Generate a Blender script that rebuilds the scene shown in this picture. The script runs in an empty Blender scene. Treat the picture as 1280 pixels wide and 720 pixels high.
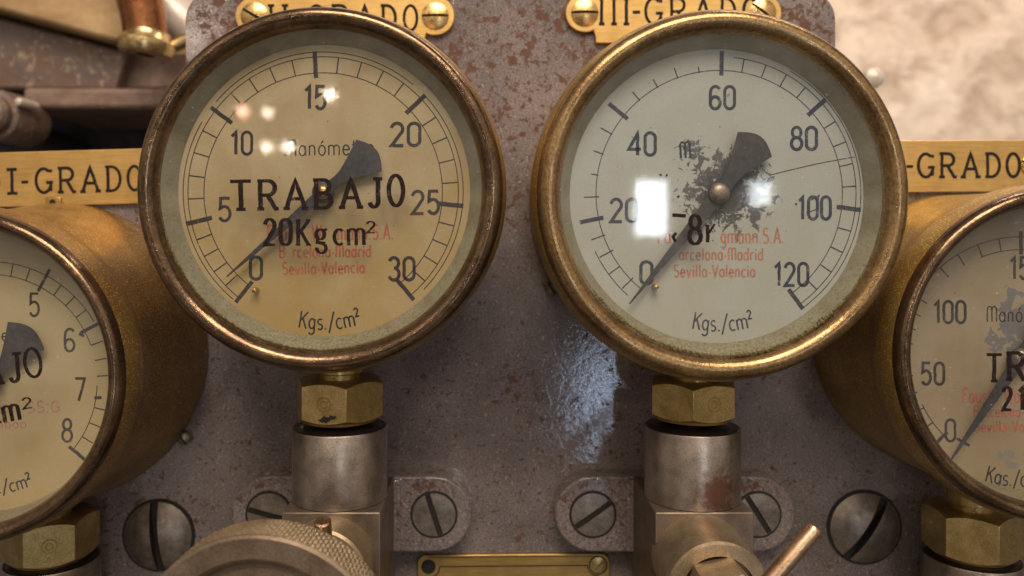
import bpy, bmesh, math, random
from math import sin, cos, pi, radians, sqrt, atan2, degrees
from mathutils import Vector, Matrix, Euler

random.seed(7)
SC = bpy.context.scene
COL = SC.collection
MM = 0.001

# ------------------------------------------------------------------ camera
F = 1000.0                    # focal length in photo pixels (1280 wide)
VX, VY = 605.0, 300.0         # where the straight-ahead line meets the photo
cam = bpy.data.cameras.new("camera")
cam_o = bpy.data.objects.new("camera", cam)
COL.objects.link(cam_o)
cam_o.rotation_euler = (radians(90), 0, 0)
cam.sensor_width = 36.0
cam.lens = 36.0 * F / 1280.0
cam.shift_x = (640 - VX) / 1280.0
cam.shift_y = -(360 - VY) / 1280.0
cam.clip_start = 0.01
cam.clip_end = 100
cam.dof.use_dof = True
cam.dof.focus_distance = 0.240
cam.dof.aperture_fstop = 10.5
SC.camera = cam_o

# ------------------------------------------------------------------ world
W = bpy.data.worlds.new("World")
SC.world = W
W.use_nodes = True
wn, wl = W.node_tree.nodes, W.node_tree.links
bg = wn["Background"]
tc = wn.new("ShaderNodeTexCoord")
nz = wn.new("ShaderNodeTexNoise"); nz.inputs["Scale"].default_value = 2.2; nz.inputs["Detail"].default_value = 3
cr = wn.new("ShaderNodeValToRGB")
cr.color_ramp.elements[0].position = 0.40; cr.color_ramp.elements[0].color = (0.030, 0.022, 0.016, 1)
cr.color_ramp.elements[1].position = 0.68; cr.color_ramp.elements[1].color = (0.58, 0.48, 0.40, 1)
wl.new(tc.outputs["Generated"], nz.inputs["Vector"])
wl.new(nz.outputs["Fac"], cr.inputs["Fac"])
# the lit room lies on the camera's side (-y) and above; the machine's own side is dim
sepw = wn.new("ShaderNodeSeparateXYZ"); wl.new(tc.outputs["Generated"], sepw.inputs[0])
mr = wn.new("ShaderNodeMapRange"); mr.interpolation_type = 'SMOOTHSTEP'
mr.inputs["From Min"].default_value = 0.35; mr.inputs["From Max"].default_value = -0.75
mr.inputs["To Min"].default_value = 0.22; mr.inputs["To Max"].default_value = 1.5
wl.new(sepw.outputs["Y"], mr.inputs["Value"])
mz = wn.new("ShaderNodeMapRange")
mz.inputs["From Min"].default_value = -0.6; mz.inputs["From Max"].default_value = 0.5
mz.inputs["To Min"].default_value = 0.40; mz.inputs["To Max"].default_value = 1.15
wl.new(sepw.outputs["Z"], mz.inputs["Value"])
mm_ = wn.new("ShaderNodeMath"); mm_.operation = 'MULTIPLY'
wl.new(mr.outputs[0], mm_.inputs[0]); wl.new(mz.outputs[0], mm_.inputs[1])
vm = wn.new("ShaderNodeVectorMath"); vm.operation = 'SCALE'
wl.new(cr.outputs["Color"], vm.inputs[0]); wl.new(mm_.outputs[0], vm.inputs["Scale"])
wl.new(vm.outputs[0], bg.inputs["Color"])
bg.inputs["Strength"].default_value = 1.0

# ------------------------------------------------------------------ lamps
def aim(o, tgt):
    d = Vector(tgt) - o.location
    o.rotation_euler = d.to_track_quat('-Z', 'Y').to_euler()

def area(name, loc, tgt, sx, sy, power, color):
    l = bpy.data.lights.new(name, 'AREA'); l.shape = 'RECTANGLE'
    l.size, l.size_y, l.energy, l.color = sx, sy, power, color
    o = bpy.data.objects.new(name, l); COL.objects.link(o)
    o.location = loc; aim(o, tgt)
    return o

def point(name, loc, power, color, r):
    l = bpy.data.lights.new(name, 'POINT'); l.energy = power; l.color = color; l.shadow_soft_size = r
    o = bpy.data.objects.new(name, l); COL.objects.link(o); o.location = loc
    return o

def mirror(px, py, L, D=0.233):
    """where a lamp L metres off stands if a flat glass D away shows it at this pixel"""
    dx, dz = (px - VX) / F, (VY - py) / F
    return (dx * (D + L), D - L, dz * (D + L))

WARM = (1.0, 0.835, 0.67)
area("ceiling_light", (0.12, -0.85, 1.30), (0, 0.28, -0.03), 1.1, 0.7, 24, WARM)
area("added_wall_fill", (0.55, 0.50, 0.95), (0.65, 1.0, 0.20), 0.5, 0.3, 4.6, (1.0, 0.86, 0.74))  # added lamp, there only to brighten the plaster wall
area("room_window", mirror(810, 261, 3.0), (0.05, 0.233, 0), 0.125, 0.228, 2.3, (0.86, 0.94, 1.0))
area("far_window", mirror(952, 241, 3.0), (0.08, 0.233, 0), 0.085, 0.095, 0.45, (0.86, 0.95, 1.0))
area("glass_door", mirror(758, 505, 3.0, 0.298), (0.04, 0.298, -0.06), 0.105, 0.40, 1.7, (0.60, 0.75, 1.0))
for (px, py, p, c, r) in ((413, 113, 2.0, WARM, .018), (331, 136, .9, WARM, .018), (299, 135, 1.2, (1, .5, .36), .024),
                          (331, 182, 1.5, WARM, .018), (360, 182, 1.5, (1, .9, .75), .018), (520, -60, 9, WARM, .03),
                          (700, -180, 9, WARM, .03), (230, 40, 6, WARM, .03), (900, -300, 8, WARM, .03), (420, -330, 8, WARM, .03), (100, -200, 8, WARM, .03)):
    point("ceiling_spot", mirror(px, py, 4.0), p, c, r)

SC.view_settings.view_transform = 'Standard'
SC.view_settings.look = 'None'
SC.view_settings.exposure = 0.42
SC.view_settings.gamma = 1.0

# ================================================================== materials
def newmat(name):
    m = bpy.data.materials.new(name); m.use_nodes = True
    nt = m.node_tree
    b = nt.nodes["Principled BSDF"]
    return m, nt, b

def objvec(nt):
    t = nt.nodes.new("ShaderNodeTexCoord")
    return t.outputs["Object"]

def noise(nt, vec, scale, detail=4, rough=0.55, dist=0.0):
    n = nt.nodes.new("ShaderNodeTexNoise")
    n.inputs["Scale"].default_value = scale; n.inputs["Detail"].default_value = detail
    n.inputs["Roughness"].default_value = rough; n.inputs["Distortion"].default_value = dist
    nt.links.new(vec, n.inputs["Vector"])
    return n.outputs["Fac"]

def ramp(nt, fac, stops):
    r = nt.nodes.new("ShaderNodeValToRGB")
    e = r.color_ramp.elements
    while len(e) < len(stops): e.new(0.5)
    for k, (p, c) in enumerate(stops):
        e[k].position = p
        e[k].color = (c, c, c, 1) if isinstance(c, (int, float)) else (c[0], c[1], c[2], 1)
    nt.links.new(fac, r.inputs["Fac"])
    return r.outputs["Color"]

def mix(nt, fac, a, b, mode='MIX'):
    n = nt.nodes.new("ShaderNodeMix"); n.data_type = 'RGBA'; n.blend_type = mode
    for k, v in ((0, fac), (6, a), (7, b)):
        s = n.inputs[k]
        if isinstance(v, (int, float)): s.default_value = v if k == 0 else (v, v, v, 1)
        elif isinstance(v, tuple): s.default_value = (v[0], v[1], v[2], 1)
        else: nt.links.new(v, s)
    return n.outputs[2]

def math_(nt, op, a, b=None, clamp=False):
    n = nt.nodes.new("ShaderNodeMath"); n.operation = op; n.use_clamp = clamp
    for k, v in enumerate((a, b)):
        if v is None: continue
        if isinstance(v, (int, float)): n.inputs[k].default_value = v
        else: nt.links.new(v, n.inputs[k])
    return n.outputs[0]

def bump(nt, b, h, strength=0.3, dist=0.0003):
    n = nt.nodes.new("ShaderNodeBump")
    n.inputs["Strength"].default_value = strength; n.inputs["Distance"].default_value = dist
    nt.links.new(h, n.inputs["Height"]); nt.links.new(n.outputs["Normal"], b.inputs["Normal"])

def setin(nt, sock, v):
    if isinstance(v, (int, float)): sock.default_value = v
    elif isinstance(v, tuple): sock.default_value = (v[0], v[1], v[2], 1)
    else: nt.links.new(v, sock)

def metal(name, *a, turned=0.0, **kw):
    m = metal_(name, *a, **kw)
    if turned:
        nt = m.node_tree; b = nt.nodes['Principled BSDF']
        bpn = b.inputs['Normal'].links[0].from_node; src = bpn.inputs['Height'].links[0].from_socket
        sp = nt.nodes.new('ShaderNodeSeparateXYZ'); nt.links.new(objvec(nt), sp.inputs[0])
        r2 = math_(nt, 'ADD', math_(nt, 'MULTIPLY', sp.outputs['X'], sp.outputs['X']), math_(nt, 'MULTIPLY', sp.outputs['Z'], sp.outputs['Z']))
        cb = nt.nodes.new('ShaderNodeCombineXYZ')
        nt.links.new(math_(nt, 'SQRT', r2), cb.inputs[0]); nt.links.new(sp.outputs['Y'], cb.inputs[1])
        nt.links.new(math_(nt, 'MULTIPLY', math_(nt, 'ARCTAN2', sp.outputs['X'], sp.outputs['Z']), 0.0012), cb.inputs[2])
        ln = noise(nt, cb.outputs[0], 1500, 3, 0.6)
        nt.links.new(math_(nt, 'ADD', src, math_(nt, 'MULTIPLY', ln, turned)), bpn.inputs['Height'])
    return m

def metal_(name, dark, light, metallic=0.85, rough=(0.28, 0.5), fine=2600, coarse=90, spark=0.0, bumpk=0.25, dirt=None, stretch=None, grain=0.55):
    """tarnished metal: two tones mixed by coarse noise, grain by fine noise"""
    m, nt, b = newmat(name)
    v = objvec(nt)
    if stretch:
        mp = nt.nodes.new("ShaderNodeMapping"); mp.inputs["Scale"].default_value = stretch
        nt.links.new(v, mp.inputs["Vector"]); vs = mp.outputs["Vector"]
    else: vs = v
    c = noise(nt, v, coarse, 6, 0.65)
    f = noise(nt, vs, fine, 2, 0.6)
    col = mix(nt, ramp(nt, c, [(0.35, 0.0), (0.68, 1.0)]), dark, light)
    col = mix(nt, grain, col, ramp(nt, f, [(0.3, 0.25), (0.7, 1.0)]), 'MULTIPLY')
    if spark:
        s = ramp(nt, noise(nt, v, fine * 1.3, 1, 0.5), [(0.60, 0.0), (0.72, 1.0)])
        col = mix(nt, math_(nt, 'MULTIPLY', s, spark), col, (min(1, light[0] * 2.4), min(1, light[1] * 2.4), min(1, light[2] * 2.2)))
    if dirt:
        d = ramp(nt, noise(nt, v, coarse * 2.7, 7, 0.7), [(dirt[0], 0.0), (dirt[0] + 0.1, 1.0)])
        col = mix(nt, d, col, dirt[1])
    setin(nt, b.inputs["Base Color"], col)
    b.inputs["Metallic"].default_value = metallic
    setin(nt, b.inputs["Roughness"], ramp(nt, noise(nt, v, coarse * 3, 5), [(0.3, rough[0]), (0.7, rough[1])]))
    h = math_(nt, 'ADD', math_(nt, 'MULTIPLY', f, 0.5), math_(nt, 'MULTIPLY', c, 0.8))
    bump(nt, b, h, bumpk, 0.00025)
    return m

M = {}
M['case_gold'] = metal('bronze_paint', (0.33, 0.195, 0.060), (0.52, 0.33, 0.105), 0.55, (0.28, 0.42), 1900, 60, 0.95, 0.6)
M['case_brown'] = metal('brown_bronze_paint', (0.25, 0.14, 0.052), (0.44, 0.265, 0.092), 0.55, (0.28, 0.42), 1900, 60, 0.95, 0.6)
M['rim_brown'] = metal('brown_worn_rim', (0.125, 0.080, 0.047), (0.27, 0.18, 0.105), 0.85, (0.11, 0.26), 1100, 110, 0.15, 0.45, (0.69, (0.60, 0.44, 0.26)), turned=0.7)
M['rim_gold'] = metal('gold_worn_rim', (0.235, 0.145, 0.065), (0.44, 0.29, 0.135), 0.8, (0.18, 0.34), 1100, 60, 0.15, 0.4, (0.72, (0.17, 0.095, 0.05)), turned=0.7)
M['brass_plate'] = metal('nameplate_brass', (0.60, 0.37, 0.115), (0.74, 0.49, 0.18), 0.75, (0.32, 0.46), 1500, 70, 0, 0.10, (0.74, (0.38, 0.22, 0.08)), (0.06, 1, 1), grain=0.26)
M['brass_dark'] = metal('dull_brass', (0.40, 0.25, 0.075), (0.55, 0.36, 0.12), 0.8, (0.32, 0.48), 1500, 70, 0, 0.10, (0.66, (0.20, 0.11, 0.045)), (0.06, 1, 1), grain=0.3)
M['brass_nut'] = metal('nut_brass', (0.50, 0.36, 0.13), (0.74, 0.55, 0.24), 0.8, (0.26, 0.42), 2200, 160, 0, 0.2, (0.68, (0.10, 0.065, 0.03)))
M['brass_bright'] = metal('screw_brass', (0.55, 0.34, 0.12), (0.80, 0.55, 0.24), 0.9, (0.2, 0.35), 2200, 200, 0, 0.15)
M['bronze_knurl'] = metal('bare_bronze', (0.37, 0.28, 0.175), (0.57, 0.45, 0.30), 0.75, (0.34, 0.50), 2200, 120, 0, 0.15, (0.66, (0.22, 0.12, 0.06)))
M['wheel_face'] = metal('wheel_face_bronze', (0.22, 0.16, 0.108), (0.38, 0.295, 0.21), 0.7, (0.38, 0.54), 2000, 80, 0, 0.15, (0.62, (0.24, 0.11, 0.045)))
M['copper'] = metal('bare_copper', (0.66, 0.42, 0.25), (0.88, 0.60, 0.39), 0.95, (0.24, 0.36), 1800, 120, 0, 0.15)
M['steel'] = metal('dull_steel', (0.31, 0.26, 0.215), (0.54, 0.465, 0.395), 0.85, (0.27, 0.40), 2600, 120, 0, 0.25, (0.66, (0.12, 0.075, 0.045)))
M['steel_screw'] = metal('screw_steel', (0.20, 0.165, 0.135), (0.40, 0.345, 0.285), 0.7, (0.30, 0.50), 1800, 170, 0, 0.25, (0.66, (0.15, 0.10, 0.065)))
M['steel_block'] = metal('block_steel', (0.155, 0.118, 0.09), (0.28, 0.222, 0.172), 0.7, (0.36, 0.55), 2600, 110, 0, 0.25, (0.64, (0.15, 0.085, 0.045)))

def flat(name, col, rough=0.6, metallic=0.0, var=0.25, scale=500):
    m, nt, b = newmat(name)
    f = noise(nt, objvec(nt), scale, 5, 0.6)
    setin(nt, b.inputs["Base Color"], mix(nt, ramp(nt, f, [(0.3, 0.0), (0.7, 1.0)]), tuple(c * (1 - var) for c in col), tuple(min(1, c * (1 + var)) for c in col)))
    b.inputs["Roughness"].default_value = rough; b.inputs["Metallic"].default_value = metallic
    bump(nt, b, f, 0.2, 0.0002)
    return m

def worn_print(m, amount, scale=300):
    """ink rubbed away in irregular patches and specks"""
    nt = m.node_tree; b = nt.nodes["Principled BSDF"]; out = nt.nodes["Material Output"]
    v = objvec(nt)
    n = math_(nt, 'ADD', math_(nt, 'MULTIPLY', noise(nt, v, scale, 5, 0.65), 0.6), math_(nt, 'MULTIPLY', noise(nt, v, scale * 9, 3, 0.6), 0.4))
    b.inputs["Specular IOR Level"].default_value = 0.08
    k = ramp(nt, n, [(amount - 0.05, 0.0), (amount + 0.10, 0.9)])
    t = nt.nodes.new("ShaderNodeBsdfTransparent"); mx = nt.nodes.new("ShaderNodeMixShader")
    nt.links.new(k, mx.inputs[0]); nt.links.new(b.outputs[0], mx.inputs[1]); nt.links.new(t.outputs[0], mx.inputs[2])
    nt.links.new(mx.outputs[0], out.inputs["Surface"])
M['black_print'] = flat('black_print', (0.030, 0.028, 0.032), 0.6, 0, 0.5, 2500)
M['grey_print'] = flat('faded_black_print', (0.040, 0.036, 0.040), 0.7, 0, 0.6, 2500)
M['blue_print'] = flat('faded_blue_black_print', (0.038, 0.050, 0.080), 0.7, 0, 0.6, 2500)
M['paint_black'] = flat('black_lettering_paint', (0.018, 0.012, 0.012), 0.45, 0, 0.6, 1800)
M['red_print'] = flat('red_print', (0.42, 0.125, 0.08), 0.7, 0, 0.35, 2500)
M['red_faded'] = flat('faded_red_print', (0.42, 0.19, 0.13), 0.7, 0, 0.3, 2500)
M['needle'] = flat('needle_paint', (0.028, 0.027, 0.034), 0.5, 0, 0.5, 700)
M['soot'] = flat('oily_black_dirt', (0.016, 0.012, 0.010), 0.32, 0, 0.7, 900)
M['slot_dirt_shade'] = flat('dirt_and_recess_shade', (0.012, 0.009, 0.008), 0.75, 0, 0.6, 900)  # dirt in slots; also shade painted into gap rings and holes
M['engrave'] = flat('engraved_black_fill', (0.022, 0.018, 0.016), 0.5, 0, 0.5, 1500)
M['crust'] = flat('olive_grime', (0.13, 0.105, 0.045), 0.55, 0, 0.6, 900)
def putty(name, a, b_, crust):
    m, nt, b = newmat(name)
    v = objvec(nt)
    col = mix(nt, ramp(nt, noise(nt, v, 90, 5, 0.6), [(0.35, 0.0), (0.68, 1.0)]), a, b_)
    sep = nt.nodes.new("ShaderNodeSeparateXYZ"); nt.links.new(v, sep.inputs[0])
    k = math_(nt, 'SUBTRACT', noise(nt, v, 1300, 6, 0.7), math_(nt, 'MULTIPLY', sep.outputs["Z"], 2.4))
    col = mix(nt, ramp(nt, k, [(0.60, 0.0), (0.66, 0.85)]), col, crust)
    setin(nt, b.inputs["Base Color"], col)
    b.inputs["Roughness"].default_value = 0.5
    bump(nt, b, noise(nt, v, 600, 4, 0.6), 0.5, 0.0004)
    return m
M['gasket'] = putty('grey_green_putty', (0.165, 0.150, 0.098), (0.265, 0.250, 0.180), (0.15, 0.115, 0.045))
M['gasket_warm'] = putty('grey_brown_putty', (0.19, 0.165, 0.11), (0.27, 0.245, 0.17), (0.15, 0.11, 0.05))

worn_print(M['grey_print'], 0.57); worn_print(M['blue_print'], 0.55); worn_print(M['black_print'], 0.58)
worn_print(M['red_print'], 0.54); worn_print(M['red_faded'], 0.54); worn_print(M['paint_black'], 0.60); worn_print(M['engrave'], 0.62)

def dial_mat(name, base, stain, low, blots=None, stainpos=0.58):
    """aged paper: foxing, a browner lower half, optional soot blots (centre x,z in mm, radius, threshold)"""
    m, nt, b = newmat(name)
    v = objvec(nt)
    c = noise(nt, v, 38, 6, 0.62, 0.4)
    f = noise(nt, v, 1800, 3, 0.6)
    col = mix(nt, ramp(nt, c, [(0.40, 0.0), (0.64, 1.0)]), base, stain)
    sep = nt.nodes.new("ShaderNodeSeparateXYZ"); nt.links.new(v, sep.inputs[0])
    zz = math_(nt, 'ADD', math_(nt, 'MULTIPLY', sep.outputs["Z"], -11.0), math_(nt, 'MULTIPLY', c, 0.9))
    col = mix(nt, ramp(nt, zz, [(0.42, 0.0), (1.0, 0.9)]), col, low)
    col = mix(nt, 0.22, col, ramp(nt, f, [(0.3, 0.45), (0.7, 1.0)]), 'MULTIPLY')
    sp = ramp(nt, noise(nt, v, 420, 2, 0.4), [(0.735, 0.0), (0.76, 1.0)])
    col = mix(nt, math_(nt, 'MULTIPLY', sp, 0.6), col, (0.14, 0.09, 0.045))
    for (bx, bz, rad, thr, bc, sc) in (blots or ()):
        d = nt.nodes.new("ShaderNodeVectorMath"); d.operation = 'DISTANCE'
        nt.links.new(v, d.inputs[0]); d.inputs[1].default_value = (bx * MM, 0, bz * MM)
        # flatten the depth difference by measuring in the dial's own plane
        fall = math_(nt, 'DIVIDE', d.outputs["Value"], rad * MM)
        n = noise(nt, v, sc, 6, 0.62, 0.6)
        k = math_(nt, 'SUBTRACT', n, math_(nt, 'MULTIPLY', math_(nt, 'POWER', fall, 2.0), 0.16))
        col = mix(nt, ramp(nt, k, [(thr, 0.0), (thr + 0.02, 0.88)]), col, bc)
    setin(nt, b.inputs["Base Color"], col)
    b.inputs["Roughness"].default_value = 0.65
    return m

SOOT = (0.048, 0.050, 0.062)
M['dial_a'] = dial_mat('yellowed_dial_paper', (0.430, 0.348, 0.208), (0.345, 0.258, 0.130), (0.370, 0.245, 0.070))
M['dial_b'] = dial_mat('cream_paper_window_haze', (0.385, 0.410, 0.400), (0.350, 0.362, 0.338), (0.390, 0.392, 0.330),  # cool window haze over this dial is put into the paper colour
                       [(2.5, 1.0, 14.0, 0.405, SOOT, 300), (1.5, -1.0, 8.0, 0.38, (0.040, 0.040, 0.050), 800), (5.0, 6.0, 8.0, 0.43, SOOT, 620), (-8, 13.5, 4.6, 0.44, SOOT, 520)])
M['dial_c'] = dial_mat('ivory_dial_paper', (0.420, 0.343, 0.203), (0.385, 0.301, 0.161), (0.406, 0.294, 0.126))
M['dial_d'] = dial_mat('tan_dial_paper', (0.300, 0.244, 0.169), (0.255, 0.199, 0.128), (0.270, 0.206, 0.120),
                       [(-3.0, 6.5, 13.0, 0.40, (0.12, 0.12, 0.135), 190), (-6, -38, 9.0, 0.48, (0.17, 0.16, 0.15), 120)])

def glass_mat():
    m, nt, b = newmat('gauge_glass')
    nt.nodes.remove(b)
    out = nt.nodes["Material Output"]
    tr = nt.nodes.new("ShaderNodeBsdfTransparent"); tr.inputs["Color"].default_value = (0.93, 0.94, 0.92, 1)
    gl = nt.nodes.new("ShaderNodeBsdfGlossy"); gl.inputs["Roughness"].default_value = 0.045
    df = nt.nodes.new("ShaderNodeBsdfDiffuse"); df.inputs["Color"].default_value = (0.62, 0.60, 0.56, 1)
    # Schlick reflection, the same from both sides of the thin pane
    ge = nt.nodes.new("ShaderNodeNewGeometry"); dt = nt.nodes.new("ShaderNodeVectorMath"); dt.operation = 'DOT_PRODUCT'
    nt.links.new(ge.outputs["Normal"], dt.inputs[0]); nt.links.new(ge.outputs["Incoming"], dt.inputs[1])
    fr = math_(nt, 'ADD', 0.045, math_(nt, 'MULTIPLY', 0.955, math_(nt, 'POWER', math_(nt, 'SUBTRACT', 1.0, math_(nt, 'ABSOLUTE', dt.outputs["Value"]), True), 5.0)))
    v = objvec(nt)
    dust = ramp(nt, noise(nt, v, 55, 6, 0.7), [(0.35, 0.004), (0.75, 0.06)])
    spk = ramp(nt, noise(nt, v, 900, 2, 0.5), [(0.70, 0.0), (0.76, 0.25)])
    mx0 = nt.nodes.new("ShaderNodeMixShader"); mx = nt.nodes.new("ShaderNodeMixShader")
    d = math_(nt, 'ADD', dust, spk)
    nt.links.new(d, mx0.inputs[0]); nt.links.new(tr.outputs[0], mx0.inputs[1]); nt.links.new(df.outputs[0], mx0.inputs[2])
    bp = nt.nodes.new("ShaderNodeBump"); bp.inputs["Strength"].default_value = 0.02; bp.inputs["Distance"].default_value = 0.0004
    nt.links.new(noise(nt, v, 120, 2), bp.inputs["Height"])
    nt.links.new(bp.outputs[0], gl.inputs["Normal"])
    nt.links.new(fr, mx.inputs[0]); nt.links.new(mx0.outputs[0], mx.inputs[1]); nt.links.new(gl.outputs[0], mx.inputs[2])
    nt.links.new(mx.outputs[0], out.inputs["Surface"])
    return m
M['glass'] = glass_mat()

def panel_mat():
    m, nt, b = newmat('grey_enamel_with_rust')
    v = objvec(nt)
    sep = nt.nodes.new("ShaderNodeSeparateXYZ"); nt.links.new(v, sep.inputs[0])
    c = noise(nt, v, 30, 5, 0.6)
    f = noise(nt, v, 1500, 3, 0.7)
    col = mix(nt, ramp(nt, c, [(0.35, 0.0), (0.7, 1.0)]), (0.160, 0.132, 0.128), (0.252, 0.212, 0.204))
    col = mix(nt, 0.6, col, ramp(nt, f, [(0.36, 0.22), (0.64, 1.25)]), 'MULTIPLY')
    # pale flecks
    pf = ramp(nt, noise(nt, v, 900, 2, 0.5), [(0.62, 0.0), (0.70, 1.0)])
    col = mix(nt, math_(nt, 'MULTIPLY', pf, 0.5), col, (0.40, 0.355, 0.335))
    # rust freckles, denser towards the top of the panel
    up = math_(nt, 'MULTIPLY', math_(nt, 'ADD', sep.outputs["Z"], 0.02), 0.9)
    up = math_(nt, 'MINIMUM', math_(nt, 'MAXIMUM', up, 0.0), 0.085)
    big = noise(nt, v, 38, 4, 0.6)
    sm = noise(nt, v, 330, 5, 0.66, 0.4)
    r = math_(nt, 'ADD', math_(nt, 'ADD', sm, math_(nt, 'MULTIPLY', math_(nt, 'SUBTRACT', big, 0.5), 0.32)), up)
    rm = ramp(nt, r, [(0.612, 0.0), (0.65, 1.0)])
    col = mix(nt, math_(nt, 'MULTIPLY', rm, 0.85), col, mix(nt, f, (0.060, 0.032, 0.021), (0.165, 0.075, 0.042)))
    # fine dark pin-holes
    ph = ramp(nt, noise(nt, v, 620, 3, 0.6), [(0.615, 0.0), (0.66, 1.0)])
    col = mix(nt, math_(nt, 'MULTIPLY', ph, 0.8), col, (0.06, 0.042, 0.034))
    setin(nt, b.inputs["Base Color"], col)
    setin(nt, b.inputs["Roughness"], mix(nt, rm, ramp(nt, noise(nt, v, 150, 4), [(0.35, 0.20), (0.65, 0.34)]), (0.7, 0.7, 0.7)))
    h = math_(nt, 'ADD', math_(nt, 'MULTIPLY', f, 0.35), math_(nt, 'MULTIPLY', noise(nt, v, 260, 4, 0.6), 1.0))
    bump(nt, b, h, 0.5, 0.0004)
    b.inputs["Specular IOR Level"].default_value = 0.12
    # old varnish: a clear coat broken up by pits and by the rust
    setin(nt, b.inputs["Coat Weight"], math_(nt, 'SUBTRACT', 1.0, rm, True))
    b.inputs["Coat Roughness"].default_value = 0.045
    cb = nt.nodes.new("ShaderNodeBump"); cb.inputs["Strength"].default_value = 0.22; cb.inputs["Distance"].default_value = 0.00025
    nt.links.new(math_(nt, 'ADD', noise(nt, v, 420, 4, 0.7), math_(nt, 'MULTIPLY', noise(nt, v, 60, 2), 0.5)), cb.inputs["Height"])
    nt.links.new(cb.outputs[0], b.inputs["Coat Normal"])
    return m
M['panel'] = panel_mat()

def rusty_steel():
    m = M['steel'].copy(); m.name = 'steel_with_rust_patch'
    nt = m.node_tree; b = nt.nodes["Principled BSDF"]
    src = b.inputs["Base Color"].links[0].from_socket
    v = objvec(nt)
    d = nt.nodes.new("ShaderNodeVectorMath"); d.operation = 'DISTANCE'
    nt.links.new(v, d.inputs[0]); d.inputs[1].default_value = (0.0045, -0.0150, 0.0205)
    fall = math_(nt, 'DIVIDE', d.outputs["Value"], 0.0085)
    k = math_(nt, 'SUBTRACT', math_(nt, 'ADD', noise(nt, v, 500, 6, 0.7), 0.45), math_(nt, 'MULTIPLY', fall, 0.42))
    nt.links.new(mix(nt, ramp(nt, k, [(0.50, 0.0), (0.75, 0.85)]), src, (0.16, 0.065, 0.035)), b.inputs["Base Color"])
    return m
M['steel_rust'] = rusty_steel()

def wall_mat():
    m, nt, b = newmat('old_cream_plaster')
    v = objvec(nt)
    c = noise(nt, v, 9, 6, 0.62)
    d = noise(nt, v, 17, 5, 0.62, 0.5)
    col = mix(nt, ramp(nt, c, [(0.35, 0.0), (0.65, 1.0)]), (0.58, 0.46, 0.365), (0.72, 0.62, 0.525))
    col = mix(nt, ramp(nt, d, [(0.46, 0.0), (0.64, 0.8)]), col, (0.37, 0.27, 0.20))
    col = mix(nt, ramp(nt, noise(nt, v, 14, 4, 0.6, 1.0), [(0.66, 0.0), (0.72, 0.55)]), col, (0.78, 0.73, 0.68))
    setin(nt, b.inputs["Base Color"], col); b.inputs["Roughness"].default_value = 0.9
    bump(nt, b, math_(nt, 'ADD', c, noise(nt, v, 14, 4, 0.55)), 0.7, 0.016)
    return m
M['wall'] = wall_mat()

def worn(name, a, b_, c_, rough=0.5, metallic=0.3, scale=40, t=0.55):
    m, nt, b = newmat(name)
    v = objvec(nt)
    n1 = noise(nt, v, scale, 6, 0.65, 0.4); n2 = noise(nt, v, scale * 3.1, 6, 0.7, 0.3)
    col = mix(nt, ramp(nt, n1, [(0.38, 0.0), (0.64, 1.0)]), a, b_)
    col = mix(nt, ramp(nt, n2, [(t, 0.0), (t + 0.07, 1.0)]), col, c_)
    setin(nt, b.inputs["Base Color"], col)
    b.inputs["Roughness"].default_value = rough; b.inputs["Metallic"].default_value = metallic
    bump(nt, b, math_(nt, 'ADD', n1, n2), 0.5, 0.001)
    return m
M['cover'] = worn('tan_worn_paint', (0.36, 0.23, 0.11), (0.54, 0.37, 0.19), (0.58, 0.47, 0.33), 0.42, 0.35, 35, 0.64)
M['body_worn'] = worn('brown_rusty_casting', (0.17, 0.105, 0.07), (0.14, 0.115, 0.11), (0.34, 0.26, 0.19), 0.36, 0.4, 70, 0.55)
M['ledge'] = worn('brown_worn_iron', (0.21, 0.14, 0.105), (0.34, 0.245, 0.195), (0.44, 0.33, 0.26), 0.36, 0.4, 60, 0.62)
M['void_dark'] = worn('void_dark', (0.012, 0.009, 0.009), (0.05, 0.045, 0.052), (0.16, 0.16, 0.19), 0.5, 0.3, 22, 0.66)  # near-black and grey-blue tones imitate a shaded void and its haze
M['pale_iron_glint'] = worn('pale_iron_and_highlight', (0.50, 0.42, 0.35), (0.66, 0.60, 0.54), (0.30, 0.2, 0.13), 0.35, 0.2, 40, 0.66)  # pale iron; on the shaft-end bump and the elbow it imitates highlights
M['copper_dark'] = metal('brown_copper_tube', (0.28, 0.11, 0.045), (0.44, 0.19, 0.085), 0.9, (0.22, 0.36), 800, 60)
M['brass_fit'] = metal('fitting_brass', (0.55, 0.40, 0.17), (0.78, 0.60, 0.30), 0.9, (0.2, 0.32), 800, 80)

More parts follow.
